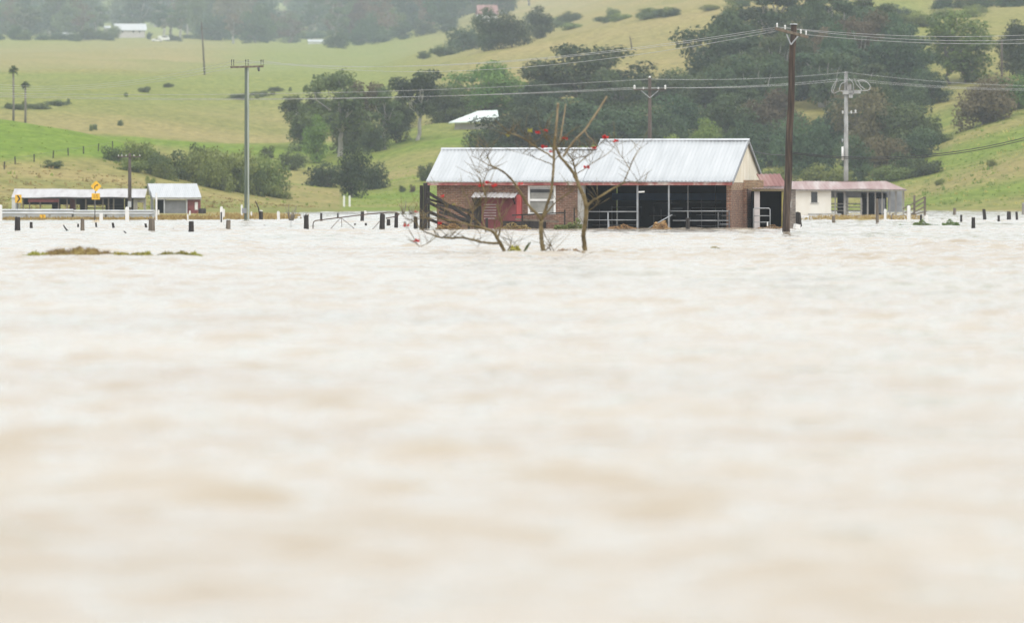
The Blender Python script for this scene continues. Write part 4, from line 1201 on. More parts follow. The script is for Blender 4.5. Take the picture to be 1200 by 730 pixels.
# blue tarp load under the gums
p = hit(437.5, 167); s = p.y/F
e = empty("covered_load", p, rad(-10), "bright blue tarp draped over a load under the gum trees", "tarp")
z = lambda py: CH+(HOR-py)*s-p.z
b = MB()
b.prism([(-.95, .05), (-1.0, z(163)), (-.6, z(158.5)), (.1, z(157)), (.85, z(156)), (.98, z(162)), (.9, .05)], 1, -.9, .9); b.build("tarp", BLUE_TARP, e)
b = MB(); b.beam((-1.0, -.95, z(158.9)), (.85, -.95, z(156.4)), .05, .08); b.build("white_edge", WHITE, e)
b = MB(); b.beam((-1.1, 0, .06), (1.1, 0, .06), 1.9, .12); b.build("pallet", TIMBER, e)
# ------------------------------------------------------------------ poles
def post_insulator(mb, p, h=.22, r=.05):
    p = Vector(p); mb.tube([p, p+Vector((0, 0, h*.3)), p+Vector((0, 0, h*.55)), p+Vector((0, 0, h*.62)), p+Vector((0, 0, h))], [r*.5, r, r*.6, r, r*.5], 8)
    return mb

# tall dark wooden pole in front of the outbuilding
YA = 241.0; sA = YA/F
pb = P(921.2, 272, YA); ptop = P(930, 29, YA)
pa = empty("power_pole", (pb.x, YA, 0), 0, "tall dark wooden power pole leaning slightly, standing in the water by the outbuilding", "power pole")
lean = (ptop.x-pb.x)/(ptop.z)
mb = MB(); pts = []; rsx = []
for i in range(13):
    t = -1.5+(ptop.z+1.5)*i/12
    pts.append((lean*t+.02*math.sin(i*1.7), .0, t)); rsx.append(.175-.045*i/12)
mb.tube(pts, rsx, 14); mb.build("pole", POLE_BROWN, pa)
Ax = lambda px: (px-600)*sA-pb.x
Az = lambda py: CH+(HOR-py)*sA
mb = MB(); mb.beam((Ax(908), -.28, Az(34)), (Ax(947), .05, Az(44)), .10, .12, bev=.01); ca = mb.build("crossarm", TIMBER, pa)
for f, nm in ((0.06, 0), (.30, 0), (.78, 0), (.94, 0)):
    c = Vector((Ax(908), -.28, Az(34))).lerp(Vector((Ax(947), .05, Az(44))), f)+Vector((0, 0, .06))
    post_insulator(MB(), c) if False else None
    m_ = MB(); post_insulator(m_, c, .20, .045); m_.build("insulator", PORCELAIN, ca)
for px, py in ((924.5, 52), ):
    mb = MB(); mb.beam((Ax(926.5), -.22, Az(53)), (Ax(935), -.2, Az(43)), .02, .06); mb.build("brace", STEEL, pa)
    mb = MB(); mb.beam((Ax(926.8), -.2, Az(53)), (Ax(921.5), -.26, Az(41)), .02, .05); mb.build("brace", STEEL, pa)
mb = MB(); mb.tube([(Ax(930), 0, Az(29.3)), (Ax(930), 0, Az(28.3))], [.17, .15], 12); mb.build("cap", GALV_PALE, pa)
mb = MB(); mb.beam((Ax(926.5), -.19, Az(243)), (Ax(927), -.19, Az(236)), .06, .02); mb.build("pale_scar", TIMBER_GREY, pa)

# twin-lined green grey pole
YB = 364.0; sB = YB/F
pbB = P(289.6, 258, YB)
pB = empty("power_pole", (pbB.x, YB, 0), 0, "tall green grey twin-lined power pole with wide crossarm near the guard rail", "power pole")
Bx = lambda px: (px-289.6)*sB
Bz = lambda py: CH+(HOR-py)*sB
mb = MB(); mb.beam((-.10, 0, -1), (-.07, 0, Bz(79)), .17, .20, bev=.02); mb.build("pole", POLE_GREEN, pB)
mb = MB(); mb.beam((.085, .0, -1), (.055, 0, Bz(79.5)), .11, .16, bev=.02); mb.build("pole_flange", mat("pale_green_flange", [(0.26, 0.30, 0.25), (0.42, 0.45, 0.40)], 3, .7, stretch=(2, 2, .2)), pB)
mb = MB(); mb.beam((Bx(286.5), -.06, Bz(250)), (Bx(286.5), -.06, Bz(244)), .30, .30); mb.build("base_box", DK_GREY, pB)
mb = MB(); mb.beam((Bx(270), -.16, Bz(79.3)), (Bx(309), -.16, Bz(78.2)), .10, .12); ca = mb.build("crossarm", TIMBER, pB)
for px in (271.5, 274, 288, 291, 306, 308.5):
    mb = MB(); mb.tube([(Bx(px), -.16, Bz(78)), (Bx(px), -.16, Bz(71.5))], .022, 6); i_ = mb.build("insulator_pin", STEEL_DIM, ca)
    mb = MB(); post_insulator(mb, (Bx(px), -.16, Bz(73)), .16, .04); mb.build("insulator", STEEL_DIM, i_)
mb = MB(); mb.tube([(Bx(303), -.16, Bz(79.5)), (Bx(303.5), -.16, Bz(84))], [.09, .06], 8); mb.build("hanging_insulator", STEEL_DIM, ca)

# slim wooden pole behind the barn
def simple_pole(px, base, top, Y, w, arm, label, m=POLE_WOOD, name="power_pole", armz=None, lean_px=0, cat="power pole"):
    p = P(px, base, Y); s = Y/F
    z0 = min(p.z, gz(p.x, Y))
    e = empty(name, (p.x, Y, z0), 0, label, cat)
    zt = CH+(HOR-top)*s-z0
    mb = MB(); mb.tube([(0, 0, -.8), (lean_px*s*.5, 0, zt*.5), (lean_px*s, 0, zt)], [w*s*.55, w*s*.5, w*s*.38], 10); mb.build("pole", m, e)
    if arm:
        za = CH+(HOR-armz)*s-z0
        mb = MB(); mb.beam((arm[0]*s, -.14, za+arm[2]*s), (arm[1]*s, -.14, za), .07, .08); mb.build("crossarm", m, e)
    return e, s, (lambda py: CH+(HOR-py)*s-z0)
eC, sC, Cz = simple_pole(761.5, 250, 92, 405, 5, (-19, 19, 0), "slim wooden power pole rising behind the barn roof with a short braced crossarm", armz=105.5)
for dx in (-18, -7.5, 10, 18):
    m_ = MB(); post_insulator(m_, (dx*sC, -.14, Cz(105)), .30 if abs(dx) > 12 else .16, .09 if abs(dx) > 12 else .06); m_.build("insulator", PORCELAIN, eC)
m_ = MB(); post_insulator(m_, (0, 0, Cz(94)), .28, .09); m_.build("insulator", PORCELAIN, eC)
for sgn in (-1, 1):
    m_ = MB(); m_.beam((0, -.12, Cz(115)), (sgn*10*sC, -.16, Cz(106.5)), .03, .05); m_.build("brace", STEEL, eC)

# transformer pole with looped cables
eD, sD, Dz = simple_pole(991.5, 250, 84, 480, 5.4, (-6, 18, 0), "pale grey power pole hung with looping cables and switchgear behind the pink roofed shed", POLE_GREY, armz=107)
for a, b, c_, d in ((-4, 9, 106.5, 111), (1, 6, 99, 106), (8, 17, 106, 110), (3, 7.5, 110, 115)):
    m_ = MB(); m_.box((a*sD, -.35, Dz(d)), (b*sD, -.1, Dz(c_))); m_.build("switch_box", POLE_GREY, eD)
def loop(pts, r=.035):
    m_ = MB()
    P_ = [Vector((x*sD, -.2+.1*math.sin(i), Dz(y))) for i, (x, y) in enumerate(pts)]
    # Catmull-Rom
    out = []
    for i in range(len(P_)-1):
        p0 = P_[max(i-1, 0)]; p1 = P_[i]; p2 = P_[i+1]; p3 = P_[min(i+2, len(P_)-1)]
        for k in range(6):
            t = k/6
            out.append(0.5*((2*p1)+(p2-p0)*t+(2*p0-5*p1+4*p2-p3)*t*t+(3*p1-p0-3*p2+p3)*t**3))
    out.append(P_[-1])
    m_.tube(out, r, 5); m_.build("cable_loop", WIRE, eD)
loop([(-10, 93), (-15, 100), (-17, 107), (-14, 109.5), (-8, 107), (-2, 108)])
loop([(-11, 94), (-13, 101), (-15.5, 108)])
loop([(0, 96), (-6, 99), (-8, 106)])
loop([(3, 92), (8, 98), (8, 106)])
loop([(10, 93), (12, 99), (18, 106), (12, 107)])
loop([(12, 95), (22, 95), (28, 101), (26, 106), (18, 106.5)])
loop([(14, 95), (17, 101), (22, 105)])
for px, py, h_ in ((-4, 132, 3), (6, 132, 3), (11, 131, 3)):
    m_ = MB(); post_insulator(m_, (px*sD, -.1, Dz(py+h_*.5)), .25, .08); m_.build("insulator", PORCELAIN, eD)
m_ = MB(); m_.beam((-5*sD, -.1, Dz(133)), (13*sD, -.1, Dz(132.5)), .05, .06); m_.build("lower_arm", POLE_GREY, eD)
m_ = MB(); m_.tube([(-4.3*sD, -.2, Dz(188)), (-4.3*sD, -.2, Dz(172))], .09, 8); m_.build("white_cover", WHITE, eD)
m_ = MB(); m_.tube([(-4.3*sD, -.2, Dz(167)), (-4.3*sD, -.2, Dz(163))], .06, 8); m_.build("fuse_holder", STEEL, eD)

eE, sE, Ez = simple_pole(152, 248, 180, 430, 4.2, (-14, 13, 0), "short grey power pole with low crossarm beside the small white roofed shed", POLE_WOOD, armz=184)
for dx in (-13, -9, -4, 5, 12):
    m_ = MB(); post_insulator(m_, (dx*sE, -.14, Ez(184)), .16, .04); m_.build("insulator", PORCELAIN, eE)
m_ = MB(); m_.box((-.13, -.28, Ez(243)), (.12, -.1, Ez(236))); m_.build("meter_box", GALV_PALE, eE)
simple_pole(240, 88, 26, hit(240, 88).y, 2.0, (-5, 4, 0), "dark slender pole standing alone in the far paddock", armz=34, lean_px=-4)
simple_pole(307.5, 46, 6, hit(307.5, 47).y, 2.0, (-3, 3, 0), "faint pale pole in the mist near the gap in the forest", POLE_GREY, armz=12)
simple_pole(741, 58, 43, hit(741, 58).y, 1.6, (-3, 2, 0), "thin leaning pole on the tan middle field", POLE_WOOD, armz=46, lean_px=-3)
simple_pole(1174, 84, 48, 800, 2.6, None, "slim bare pole in the field between the pointed tree and the ragged tree", POLE_WOOD, name="field_pole", cat="pole")

# cabbage palms on the far paddock
for px, base, top, r_px, lab in ((15.5, 137, 77, 8, "taller slender cabbage palm above the bright green crest"), (29.5, 143, 95, 7, "shorter slender cabbage palm next to the taller one")):
    p = on_land(px, 820); s = 820/F
    e = empty("palm_tree", p, 0, lab, "palm", "pair of cabbage palms")
    z = lambda py: CH+(HOR-py)*s-p.z
    zc = z(top+r_px*.7)
    mb = MB(); mb.tube([(0, 0, -.5), (.05, 0, zc*.5), (0, 0, zc)], [.20, .15, .13], 8); mb.build("trunk", BARK, e)
    r = random.Random(px); mb = MB(); tint = []
    for i in range(46):
        az = r.uniform(0, 6.28); el = r.uniform(-.75, 1.3)
        d = Vector((math.cos(az)*math.cos(el), math.sin(az)*math.cos(el), math.sin(el)))
        sd = d.cross(Vector((0, 0, 1))).normalized()
        R = r_px*s*r.uniform(.75, 1.08)
        c0 = Vector((0, 0, zc)); c1 = c0+d*R*.55; c2 = c0+d*R+Vector((0, 0, -R*.22))
        w = R*.2
        mb.face([c0, c1-sd*w, c2, c1+sd*w]); tint += [r.random()]*4
    mb.tint = tint
    mb.build("crown", FOL["olive"], e)

# ------------------------------------------------------------------ power lines
def wire(pts, r, label, m=WIRE, group="overhead power lines", sag=0.6, n=18):
    "each span hangs between its two world points"
    out = []
    for a, b in zip(pts[:-1], pts[1:]):
        a = Vector(a); b = Vector(b)
        for i in range(n+(1 if b == Vector(pts[-1]) else 0)):
            t = i/n
            q = a.lerp(b, t); q.z -= 4*sag*t*(1-t)
            out.append(q)
    mb = MB(); mb.tube(out, r*.82, 5); mb.build("power_line", m, None, label, "wire", group)
AL = [P(910.5, 32, 240.7), P(919, 33, 240.8), P(909, 37, 240.6), P(944, 41, 241.0)]
BT = [P(272.5, 72, 363.8), P(289.5, 71.5, 363.8), P(307.5, 71.5, 363.8), P(303.5, 84, 363.8)]
for i, lab in enumerate(("uppermost wire from the tall dark pole to the outer pins of the twin-lined pole", "second wire from the tall dark pole to the middle pins of the twin-lined pole",
                         "lower pale wire from the tall dark pole to the inner pins of the twin-lined pole")):
    wire([AL[i], BT[i]], .013, lab, sag=.9 if i < 2 else 1.15)
for i, (py, lab) in enumerate(((96, "upper wire leaving the twin-lined pole across the far paddocks out of frame"), (99.5, "middle wire leaving the twin-lined pole across the far paddocks out of frame"), (102.5, "lower wire leaving the twin-lined pole across the far paddocks out of frame"))):
    wire([BT[i], P(-30, py, 470)], .014, lab, sag=.9)
for a, (py, lab), q in ((AL[0], (40, "upper wire from the tall dark pole over the pointed tree"), .25), (AL[1], (45, "middle wire from the tall dark pole over the pointed tree"), .3), (AL[3], (50, "lower wire from the tall dark pole over the pointed tree"), .2)):
    wire([a, P(1230, py, 262)], .013, lab, sag=q)
CT = [P(743.5, 103, 404.9), P(761.5, 93, 405), P(779.5, 103, 404.9)]
DT = [P(981, 93, 479.8), P(991.5, 85, 480), P(1003, 93, 479.8)]
for i, lab in enumerate(("nearer lower wire between the slim pole and the cable-hung pole", "topmost wire between the slim pole and the cable-hung pole", "farther lower wire between the slim pole and the cable-hung pole")):
    wire([CT[i], DT[i]], .019, lab, sag=.25)
for i, (py, lab) in enumerate(((112.5, "nearer long wire running level from the slim pole across the gum trees"), (108.5, "topmost long wire running level from the slim pole across the gum trees"), (110.5, "farther long wire running level from the slim pole across the gum trees"))):
    wire([CT[i], P(-40, py, 430)], .019, lab, sag=.55)
for i, (py, lab) in enumerate(((106, "lower pale wire from the cable-hung pole over the forest edge"), (101, "topmost pale wire from the cable-hung pole over the forest edge"), (104, "middle pale wire from the cable-hung pole over the forest edge"))):
    wire([DT[i], P(1240, py, 520)], .02, lab, sag=.3)
gp = P(879, 176, 268.6)
wire([gp, P(930, 180.5, 241.2)], .022, "black service cable from the gable peak to the tall dark pole", WIRE_BLACK, sag=.12)
wire([P(930, 179, 240.8), P(1260, 143, 262)], .022, "upper black twin cable sagging from the tall dark pole out over the green slope", WIRE_BLACK, sag=.75)
wire([P(930, 180.5, 240.8), P(1260, 146, 262)], .022, "lower black twin cable sagging from the tall dark pole out over the green slope", WIRE_BLACK, sag=.75)

# ------------------------------------------------------------------ road edge: guard rail, marker posts, signs
YR = 372.0; sRr = YR/F
gr = empty("guard_rail", (P(85, 250, YR).x, YR, 0), 0, "long pale steel guard rail along the flooded road before the low sheds", "guard rail")
Rx = lambda px: (px-85)*sRr
Rz = lambda py: CH+(HOR-py)*sRr
def wbeam(x0, x1, z0, z1):
    prof = [(0, z0), (-.05, z0+(z1-z0)*.2), (0, z0+(z1-z0)*.42), (0, z0+(z1-z0)*.58), (-.05, z0+(z1-z0)*.8), (0, z1)]
    b = MB(); k = len(prof)
    full = prof+[(y+.006, z) for y, z in prof[::-1]]
    b.prism(full, 0, x0, x1); return b
wbeam(Rx(-40), Rx(86), Rz(251.5), Rz(245.2)).build("rail_beam", GALV_PALE, gr)
wbeam(Rx(86)+.01, Rx(181), Rz(251.8), Rz(246.2)).build("rail_beam", GALV_PALE, gr)
for px in (-34, -8, 31, 58, 85, 124, 150, 176):
    b = MB(); b.beam((Rx(px), .09, -.6), (Rx(px), .09, Rz(247)), .14, .12); b.build("rail_post", STEEL_DIM if px in (85, 124) else TIMBER_GREY, gr)
b = MB(); b.beam((Rx(181), -.02, -.6), (Rx(181), -.02, Rz(246)), .1, .12); b.build("rail_end", GALV_PALE, gr)
b = MB(); b.beam((Rx(-60), .9, Rz(253.5)), (Rx(182), .9, Rz(253.5)), .05, .34); b.build("lower_beam", GALV_PALE, gr)

MARK = "white roadside marker posts"
def marker(px, base, top, w, lab, black=False, tilt=0, name="marker_post"):
    Y = CH*F/(base-HOR); s = Y/F
    e = empty(name, P(px, base, Y), 0, lab, "marker post", MARK); e.location.z = 0
    h = (base-top)*s
    b = MB(); b.prism([(-w*s/2, -.6), (w*s/2, -.6), (w*s/2+tilt*s*.9, h-.06), (w*s*.25+tilt*s, h), (-w*s*.25+tilt*s, h), (-w*s/2+tilt*s*.9, h-.06)], 1, -.05, .05); b.build("post", WHITE, e)
    if black:
        b = MB(); b.box((-w*s*.3, -.056, h*.30), (w*s*.2, -.052, h*.75)); b.build("black_band", BLACK, e)
    return e
marker(0.5, 258.5, 240, 4, "white marker post cut by the frame at the near end of the guard rail")
marker(118.5, 258.5, 250, 4, "short white marker post next to the yellow sign's stem")
marker(149, 259.8, 242.5, 4.4, "stout white marker post in front of the guard rail by the grey pole")
marker(183.3, 258.5, 226, 2.0, "tall thin white post before the small white roofed shed")
marker(185.8, 254.5, 246, 2, "small white peg beside the tall thin white post")
marker(222.5, 256, 247, 1.8, "small white peg on the bank before the red end boards")
marker(220.5, 261, 251, 1.6, "thin white stake in the water below the shed apron", tilt=-.6)
marker(259.5, 268.5, 242, 3.2, "white marker post with black band nearest the twin-lined pole", True)
marker(262.3, 257, 245, 2.2, "slim white marker post tucked behind the banded one")
marker(283.3, 256, 240, 2.2, "slim white marker post right against the twin-lined pole")
marker(294.5, 256, 248, 1.8, "small white peg just past the twin-lined pole")
marker(327, 259, 247.5, 3.2, "white marker post leaning beside the bare roadside shrub", tilt=-1)
marker(428, 254.5, 247, 3, "white marker post behind the thin dark stump in the paddock")
marker(403.2, 243, 230, 2.2, "first of two white posts at the foot of the dark bush")
marker(409.7, 243, 230, 2.2, "second of two white posts at the foot of the dark bush, nearer the barn")
marker(1037.3, 259.5, 245, 3, "white marker post in front of the pink roofed shed's open posts")
marker(1065, 259, 241, 3.6, "tall white marker post in front of the loading ramp")
marker(1085.5, 259, 252, 3, "short white marker post above the floating green weed", tilt=.6)
for o_ in [o for o in SC.objects if o.get("label", "").endswith(("dark bush", "nearer the barn")) and o.name.startswith("marker")]:
    q = hit((o_.location.x*F/o_.location.y)+600, 242.5); sc_ = q.y/o_.location.y
    o_.location = q; o_.scale = (sc_, sc_, sc_)

# warning sign with curve arrow and speed plate
YG = 362.0; sG = YG/F
sg_ = empty("warning_sign", (P(112, 258, YG).x, YG, 0), 0, "yellow diamond warning sign with black curve arrow above a small yellow plate", "road sign")
Gx = lambda px: (px-112)*sG
Gz = lambda py: CH+(HOR-py)*sG
b = MB(); b.tube([(Gx(110.6), .03, -.8), (Gx(112), .03, Gz(214))], .03, 8); b.build("stem", STEEL_DIM, sg_)
cx, cz, hd = Gx(112.6), Gz(218.4), 6.6*sG
def rounded_diamond(cx, cz, h, y0, y1, m, nm, par):
    pts = []
    for k in range(4):
        a = math.pi/2*k
        for t in (-.12, .12):
            ang = a
            base = Vector((math.cos(a), math.sin(a))); side = Vector((-math.sin(a), math.cos(a)))
            q = base*(h*.93)+side*(t*h*.6)
            pts.append((cx+q.x, cz+q.y))
    bb = MB(); bb.prism(pts, 1, y0, y1); return bb.build(nm, m, par)
dp = rounded_diamond(cx, cz, hd, -.012, .012, SIGN_Y, "diamond_plate", sg_)
def flat_stroke(pts, w, y):
    bb = MB()
    for (x0, z0), (x1, z1) in zip(pts[:-1], pts[1:]):
        d = Vector((x1-x0, z1-z0)).normalized(); n = Vector((-d.y, d.x))*w/2; e_ = d*w*.2
        bb.face([(x0-n.x-e_.x, y, z0-n.y-e_.y), (x0+n.x-e_.x, y, z0+n.y-e_.y), (x1+n.x+e_.x, y, z1+n.y+e_.y), (x1-n.x+e_.x, y, z1-n.y+e_.y)][::-1])
    return bb
u = sG
ar = flat_stroke([(cx-1.6*u, cz-2.9*u), (cx-1.6*u, cz-.9*u), (cx-.9*u, cz+.3*u), (cx+1.0*u, cz+1.2*u)], 1.0*u, -.016)
ar.face([(cx+.4*u, -.0165, cz+2.2*u), (cx+2.6*u, -.0165, cz+1.9*u), (cx+1.4*u, -.0165, cz-.1*u)])
ar.build("curve_arrow", BLACK, dp)
b = MB(); b.box((Gx(107.4), -.012, Gz(234)), (Gx(117), .012, Gz(226.8))); sp_ = b.build("speed_plate", SIGN_Y, sg_)
# faint unreadable marking on the plate: two soft brown figures
DIMB = mat("faded_marking", (0.40, 0.20, 0.02), 5)
fg = MB()
def seg7(x, z, w, h, on, y):
    t = w*.30
    S = {'a': ((0, h-t), (w, h)), 'g': ((0, h/2-t/2), (w, h/2+t/2)), 'd': ((0, 0), (w, t)), 'f': ((0, h/2), (t, h)), 'b': ((w-t, h/2), (w, h)), 'e': ((0, 0), (t, h/2)), 'c': ((w-t, 0), (w, h/2))}
    for i, k in enumerate(on):
        (x0, z0), (x1, z1) = S[k]
        yy = y-.0004*i
        fg.face([(x+x0, yy, z+z0), (x+x1, yy, z+z0), (x+x1, yy, z+z1), (x+x0, yy, z+z1)])
seg7(Gx(109.6), Gz(232.2), 2.1*u, 3.9*u, "afgcde", -.0145)
seg7(Gx(112.8), Gz(232.2), 2.1*u, 3.9*u, "afgcd", -.0145)
fg.build("marking", DIMB, sp_)

# chevron board
YV = 380.0; sV = YV/F
cv = empty("chevron_sign", (P(21.5, 256, YV).x, YV, 0), 0, "yellow chevron board with black arrowhead at the end of the long open shed", "road sign")
Vx = lambda px: (px-21.5)*sV
Vz = lambda py: CH+(HOR-py)*sV
b = MB(); b.box((Vx(17.6), -.012, Vz(237.8)), (Vx(25.2), .012, Vz(228.4))); bd = b.build("board", SIGN_Y, cv)
b = MB()
for sgn in (-1, 1):
    zc = Vz(233.1)
    b.face([(Vx(19.4), -.016, zc+sgn*3.9*sV), (Vx(21.4), -.016, zc+sgn*3.9*sV), (Vx(24.0), -.016, zc), (Vx(22.0), -.016, zc)])
b.build("arrowhead", BLACK, bd)
for px in (19.3, 23.2):
    b = MB(); b.beam((Vx(px), .05, -.6), (Vx(px), .05, Vz(236)), .06, .06); b.build("stem", DK_GREY, cv)
# drowned chevron board in the water
YW = 368.0; sW = YW/F
cw = empty("chevron_sign", (P(50, 258, YW).x, YW, 0), 0, "small yellow board low over the water under the guard rail", "road sign")
b = MB(); b.box((-3.4*sW, -.012, CH+(HOR-256.2)*sW), (3.4*sW, .012, CH+(HOR-251.6)*sW)); bd = b.build("board", SIGN_Y, cw)
b = MB(); zc = CH+(HOR-253.9)*sW
for sgn in (-1, 1):
    b.face([(-1.4*sW, -.016, zc+sgn*1.9*sW), (.2*sW, -.016, zc+sgn*1.9*sW), (1.6*sW, -.016, zc), (0, -.016, zc)])
b.build("arrowhead", DIMB, bd)
for x_ in (-2.0*sW, 2.2*sW):
    b = MB(); b.beam((x_, .03, -.5), (x_*.9, .03, CH+(HOR-253)*sW), .05, .05); b.build("stem", STEEL_DIM, cw)

# ------------------------------------------------------------------ old fence stumps in the water
ST = "old fence stumps standing in the flood water"
_r = random.Random(31)
def stump(px, base, top, w, label, tilt=0.0, m=TIMBER_DK, group=ST, cap=None):
    Y = CH*F/(base-HOR); s = Y/F
    h = (base-top)*s; R = w*s/2
    b = MB(); n = 9
    rings = [(-.6, 1.12), (0, 1.08), (h*.35, 1.0), (h*.7, .97), (h*.93, .94)]
    nv = len(rings)
    prof = [_r.uniform(.86, 1.12) for _ in range(n)]
    for zz, k in rings:
        for i in range(n):
            a = 2*math.pi*i/n
            b.v.append((math.cos(a)*R*k*prof[i]+tilt*s*max(zz, 0)/h, math.sin(a)*R*k*prof[i], zz))
    for i in range(n):
        a = 2*math.pi*i/n
        b.v.append((math.cos(a)*R*.88*prof[i]+tilt*s, math.sin(a)*R*.88*prof[i], h*(1+_r.uniform(-.05, .05))))
    for j in range(nv):
        for i in range(n):
            q = j*n+i; q2 = j*n+(i+1) % n
            b.f.append((q, q2, q2+n, q+n)); b.sm.append(False)
    b.f.append(tuple(nv*n+i for i in range(n))); b.sm.append(False)
    o = b.build("fence_stump", m, None, label, "fence post", group)
    o.location = P(px, base, Y); o.location.z = 0
    return o
for row in (
    (20.5, 270.5, 254.5, 7.6, "thickest dark stump below the chevron board"),
    (36.5, 268, 260.5, 3.2, "thin short stump next to the thickest one"),
    (96.5, 271, 257, 4.6, "split pale-streaked stump left of the yellow sign's stem", 0, TIMBER),
    (91.5, 267, 262.5, 2.4, "tiny knob of a stump beside the split one"),
    (113, 267, 261, 2.2, "tiny pointed stump under the yellow sign", -.6),
    (133.5, 268, 261, 3.0, "leaning dark stump in front of the stout white marker", -1.4),
    (178, 271, 256.5, 8.0, "thick mossy brown stump before the tall thin white post", 0, TIMBER),
    (171.5, 267.5, 262, 3, "small rotten stub leaning on the thick mossy stump", -1),
    (224, 272, 259.5, 6.0, "square dark stump in front of the small white roofed shed"),
    (267.5, 270, 258, 5.6, "brown stump close to the banded white marker", .4, TIMBER),
    (305.8, 257.5, 248, 4.6, "stump with a white painted cap near the bare roadside shrub"),
    (359, 270, 252.5, 5.8, "square dark stump at the hinge side of the fallen gate"),
    (376.5, 259.5, 250, 3.0, "slim stump behind the bent gate's near corner"),
    (396, 256, 250, 2.0, "thinnest stump behind the middle of the bent gate"),
    (424.3, 260, 248.3, 4.0, "grey stump beside the white marker behind the gate", .4),
    (416, 264.5, 262, 2.4, "low knob of wood in the water behind the gate braces"),
    (428.7, 264.5, 261.5, 2.8, "rounded knob of wood right of the gate braces"),
    (447.5, 269.5, 251, 6.2, "stout dark post carrying the free end of the fallen gate", .6),
    (455.3, 264.5, 257, 4.4, "short broad stump between the two posts at the gate's free end"),
    (464.2, 267.5, 249.5, 4.2, "dark post just past the fallen gate's free end", .3),
    (474.5, 265, 260, 3.4, "short grey stump with red flowers caught at its foot", 0, TIMBER_GREY),
    (487, 268.5, 254, 5.2, "blunt dark stump against the timber yard's corner post"),
    (806, 269, 255.5, 5.0, "blackened stump standing before the open bay's middle rail"),
    (843.5, 267.5, 248, 3.6, "narrow dark post at the end of the bay rails by the brick corner", -.8),
    (936.5, 266.5, 249, 6.8, "broad black slab of timber leaning by the limewashed wall", -1.4),
    (977, 261.5, 253, 4.0, "short brown stump in front of the limewashed wall", 0, TIMBER),
    (1028.3, 261.5, 233, 3.6, "tall weathered post before the pink roofed shed", -.6, TIMBER),
    (1079.3, 262, 252, 3.2, "dark stump rising out of the floating green weed"),
    (1126.3, 260.5, 252, 2.8, "thin stump past the loading ramp, nearest the broken root"),
    (1140.5, 268, 255, 4.8, "black stump standing nearest on the open water past the weed"),
    (1154.2, 258, 245.5, 4.0, "leaning post with a knob on top at the far water's edge", -1.2),
    (1170.3, 260, 252.5, 3.0, "small dark stump between the leaning post and the twin stumps"),
    (1182.5, 258, 248, 5.2, "wide stump of the pair close to the frame edge"),
    (1191.6, 258, 248.3, 3.0, "narrow stump of the pair close to the frame edge", -.4),
    (1199.5, 252, 238, 4, "tall grey post cut by the frame edge at the far shore", 0, TIMBER_GREY),
    (1118.3, 252, 244, 3.6, "broken root-like stump at the edge of the straw bank", .5, TIMBER),
):
    stump(*row)
# white cap, leaning stick
q = P(305.8, 257.5, CH*F/27); s_ = q.y/F
b = MB(); b.tube([(0, 0, 9.6*s_), (0, 0, 11.0*s_)], [2.1*s_, 1.5*s_], 9); o = b.build("painted_cap", WHITE, bpy.data.objects["fence_stump.010"])
b = MB(); b.tube([(0, 0, 0), (-1.5*s_, 0, 9*s_), (-5.2*s_, 0, 17.5*s_)], [.05, .045, .03], 6); o = b.build("leaning_stick", TIMBER_DK, None, "thin dark stick leaning away from the white capped stump", "stick"); o.location = (q.x-1.2*s_, q.y-.2, .25)
# sticks and snags in the water
def snag(px, base, pts, w, label, m=TIMBER_DK):
    Y = CH*F/(base-HOR); s = Y/F
    b = MB()
    p3 = [((x-px)*s, .15*i, (base-y)*s-.05) for i, (x, y) in enumerate(pts)]
    b.tube(p3, [w*s*(1-.5*i/(len(pts)-1))/2 for i in range(len(pts))], 6)
    o = b.build("driftwood", m, None, label, "driftwood", "driftwood snagged in the flood"); o.location = P(px, base, Y); o.location.z = 0
snag(78, 271, [(81, 271.5), (78, 268.5), (75, 265), (73.5, 262.8)], 2.6, "forked snag pointing up between two stumps below the long shed")
snag(147, 274, [(150, 274.5), (148, 272.5), (144.5, 269.5)], 2.4, "short snag poking up past the leaning dark stump")
snag(108, 267.5, [(103, 267.4), (110, 266.9), (121, 266)], 1.0, "thin branch lying flat under the yellow sign")
snag(203, 270, [(203, 270.3), (203.4, 268), (202.6, 266)], .9, "tiny twig standing alone in front of the small shed")
snag(210, 267, [(206, 267.1), (214, 266.6)], 1.1, "flat dark sliver floating in front of the small shed")
snag(316, 265, [(309, 263), (316, 264.8), (331, 265.6)], 1.3, "brown branch drifting past the bare roadside shrub", TIMBER)
snag(350, 268, [(347, 269), (349.6, 266)], 1.0, "short twig next to the hinge side stump")
snag(354, 266.4, [(353, 266.6), (355.4, 265)], 1.4, "tiny chip of wood next to the hinge side stump")
snag(30, 268, [(4, 268.3), (5.5, 267.4)], 2, "small black chip near the thickest stump")
snag(1045, 258, [(1045, 259), (1044.8, 253), (1046, 250.5), (1048.5, 250)], 2.4, "bent white and rust stub by the white marker post", TIMBER)
snag(1105, 258, [(1098, 258.5), (1104, 256), (1110, 258.3)], 1.2, "arched root lying on the straw bank past the ramp", TIMBER)
snag(1128, 246, [(1127.5, 252), (1127.7, 243), (1127.3, 239)], .8, "thin upright stake beside the broken root-like stump")
snag(1149, 246, [(1149, 247), (1149.4, 243)], .8, "small stake at the far shore of the flood")
snag(1176, 247, [(1176, 248), (1176.4, 244)], .9, "second small stake at the far shore nearer the frame edge")

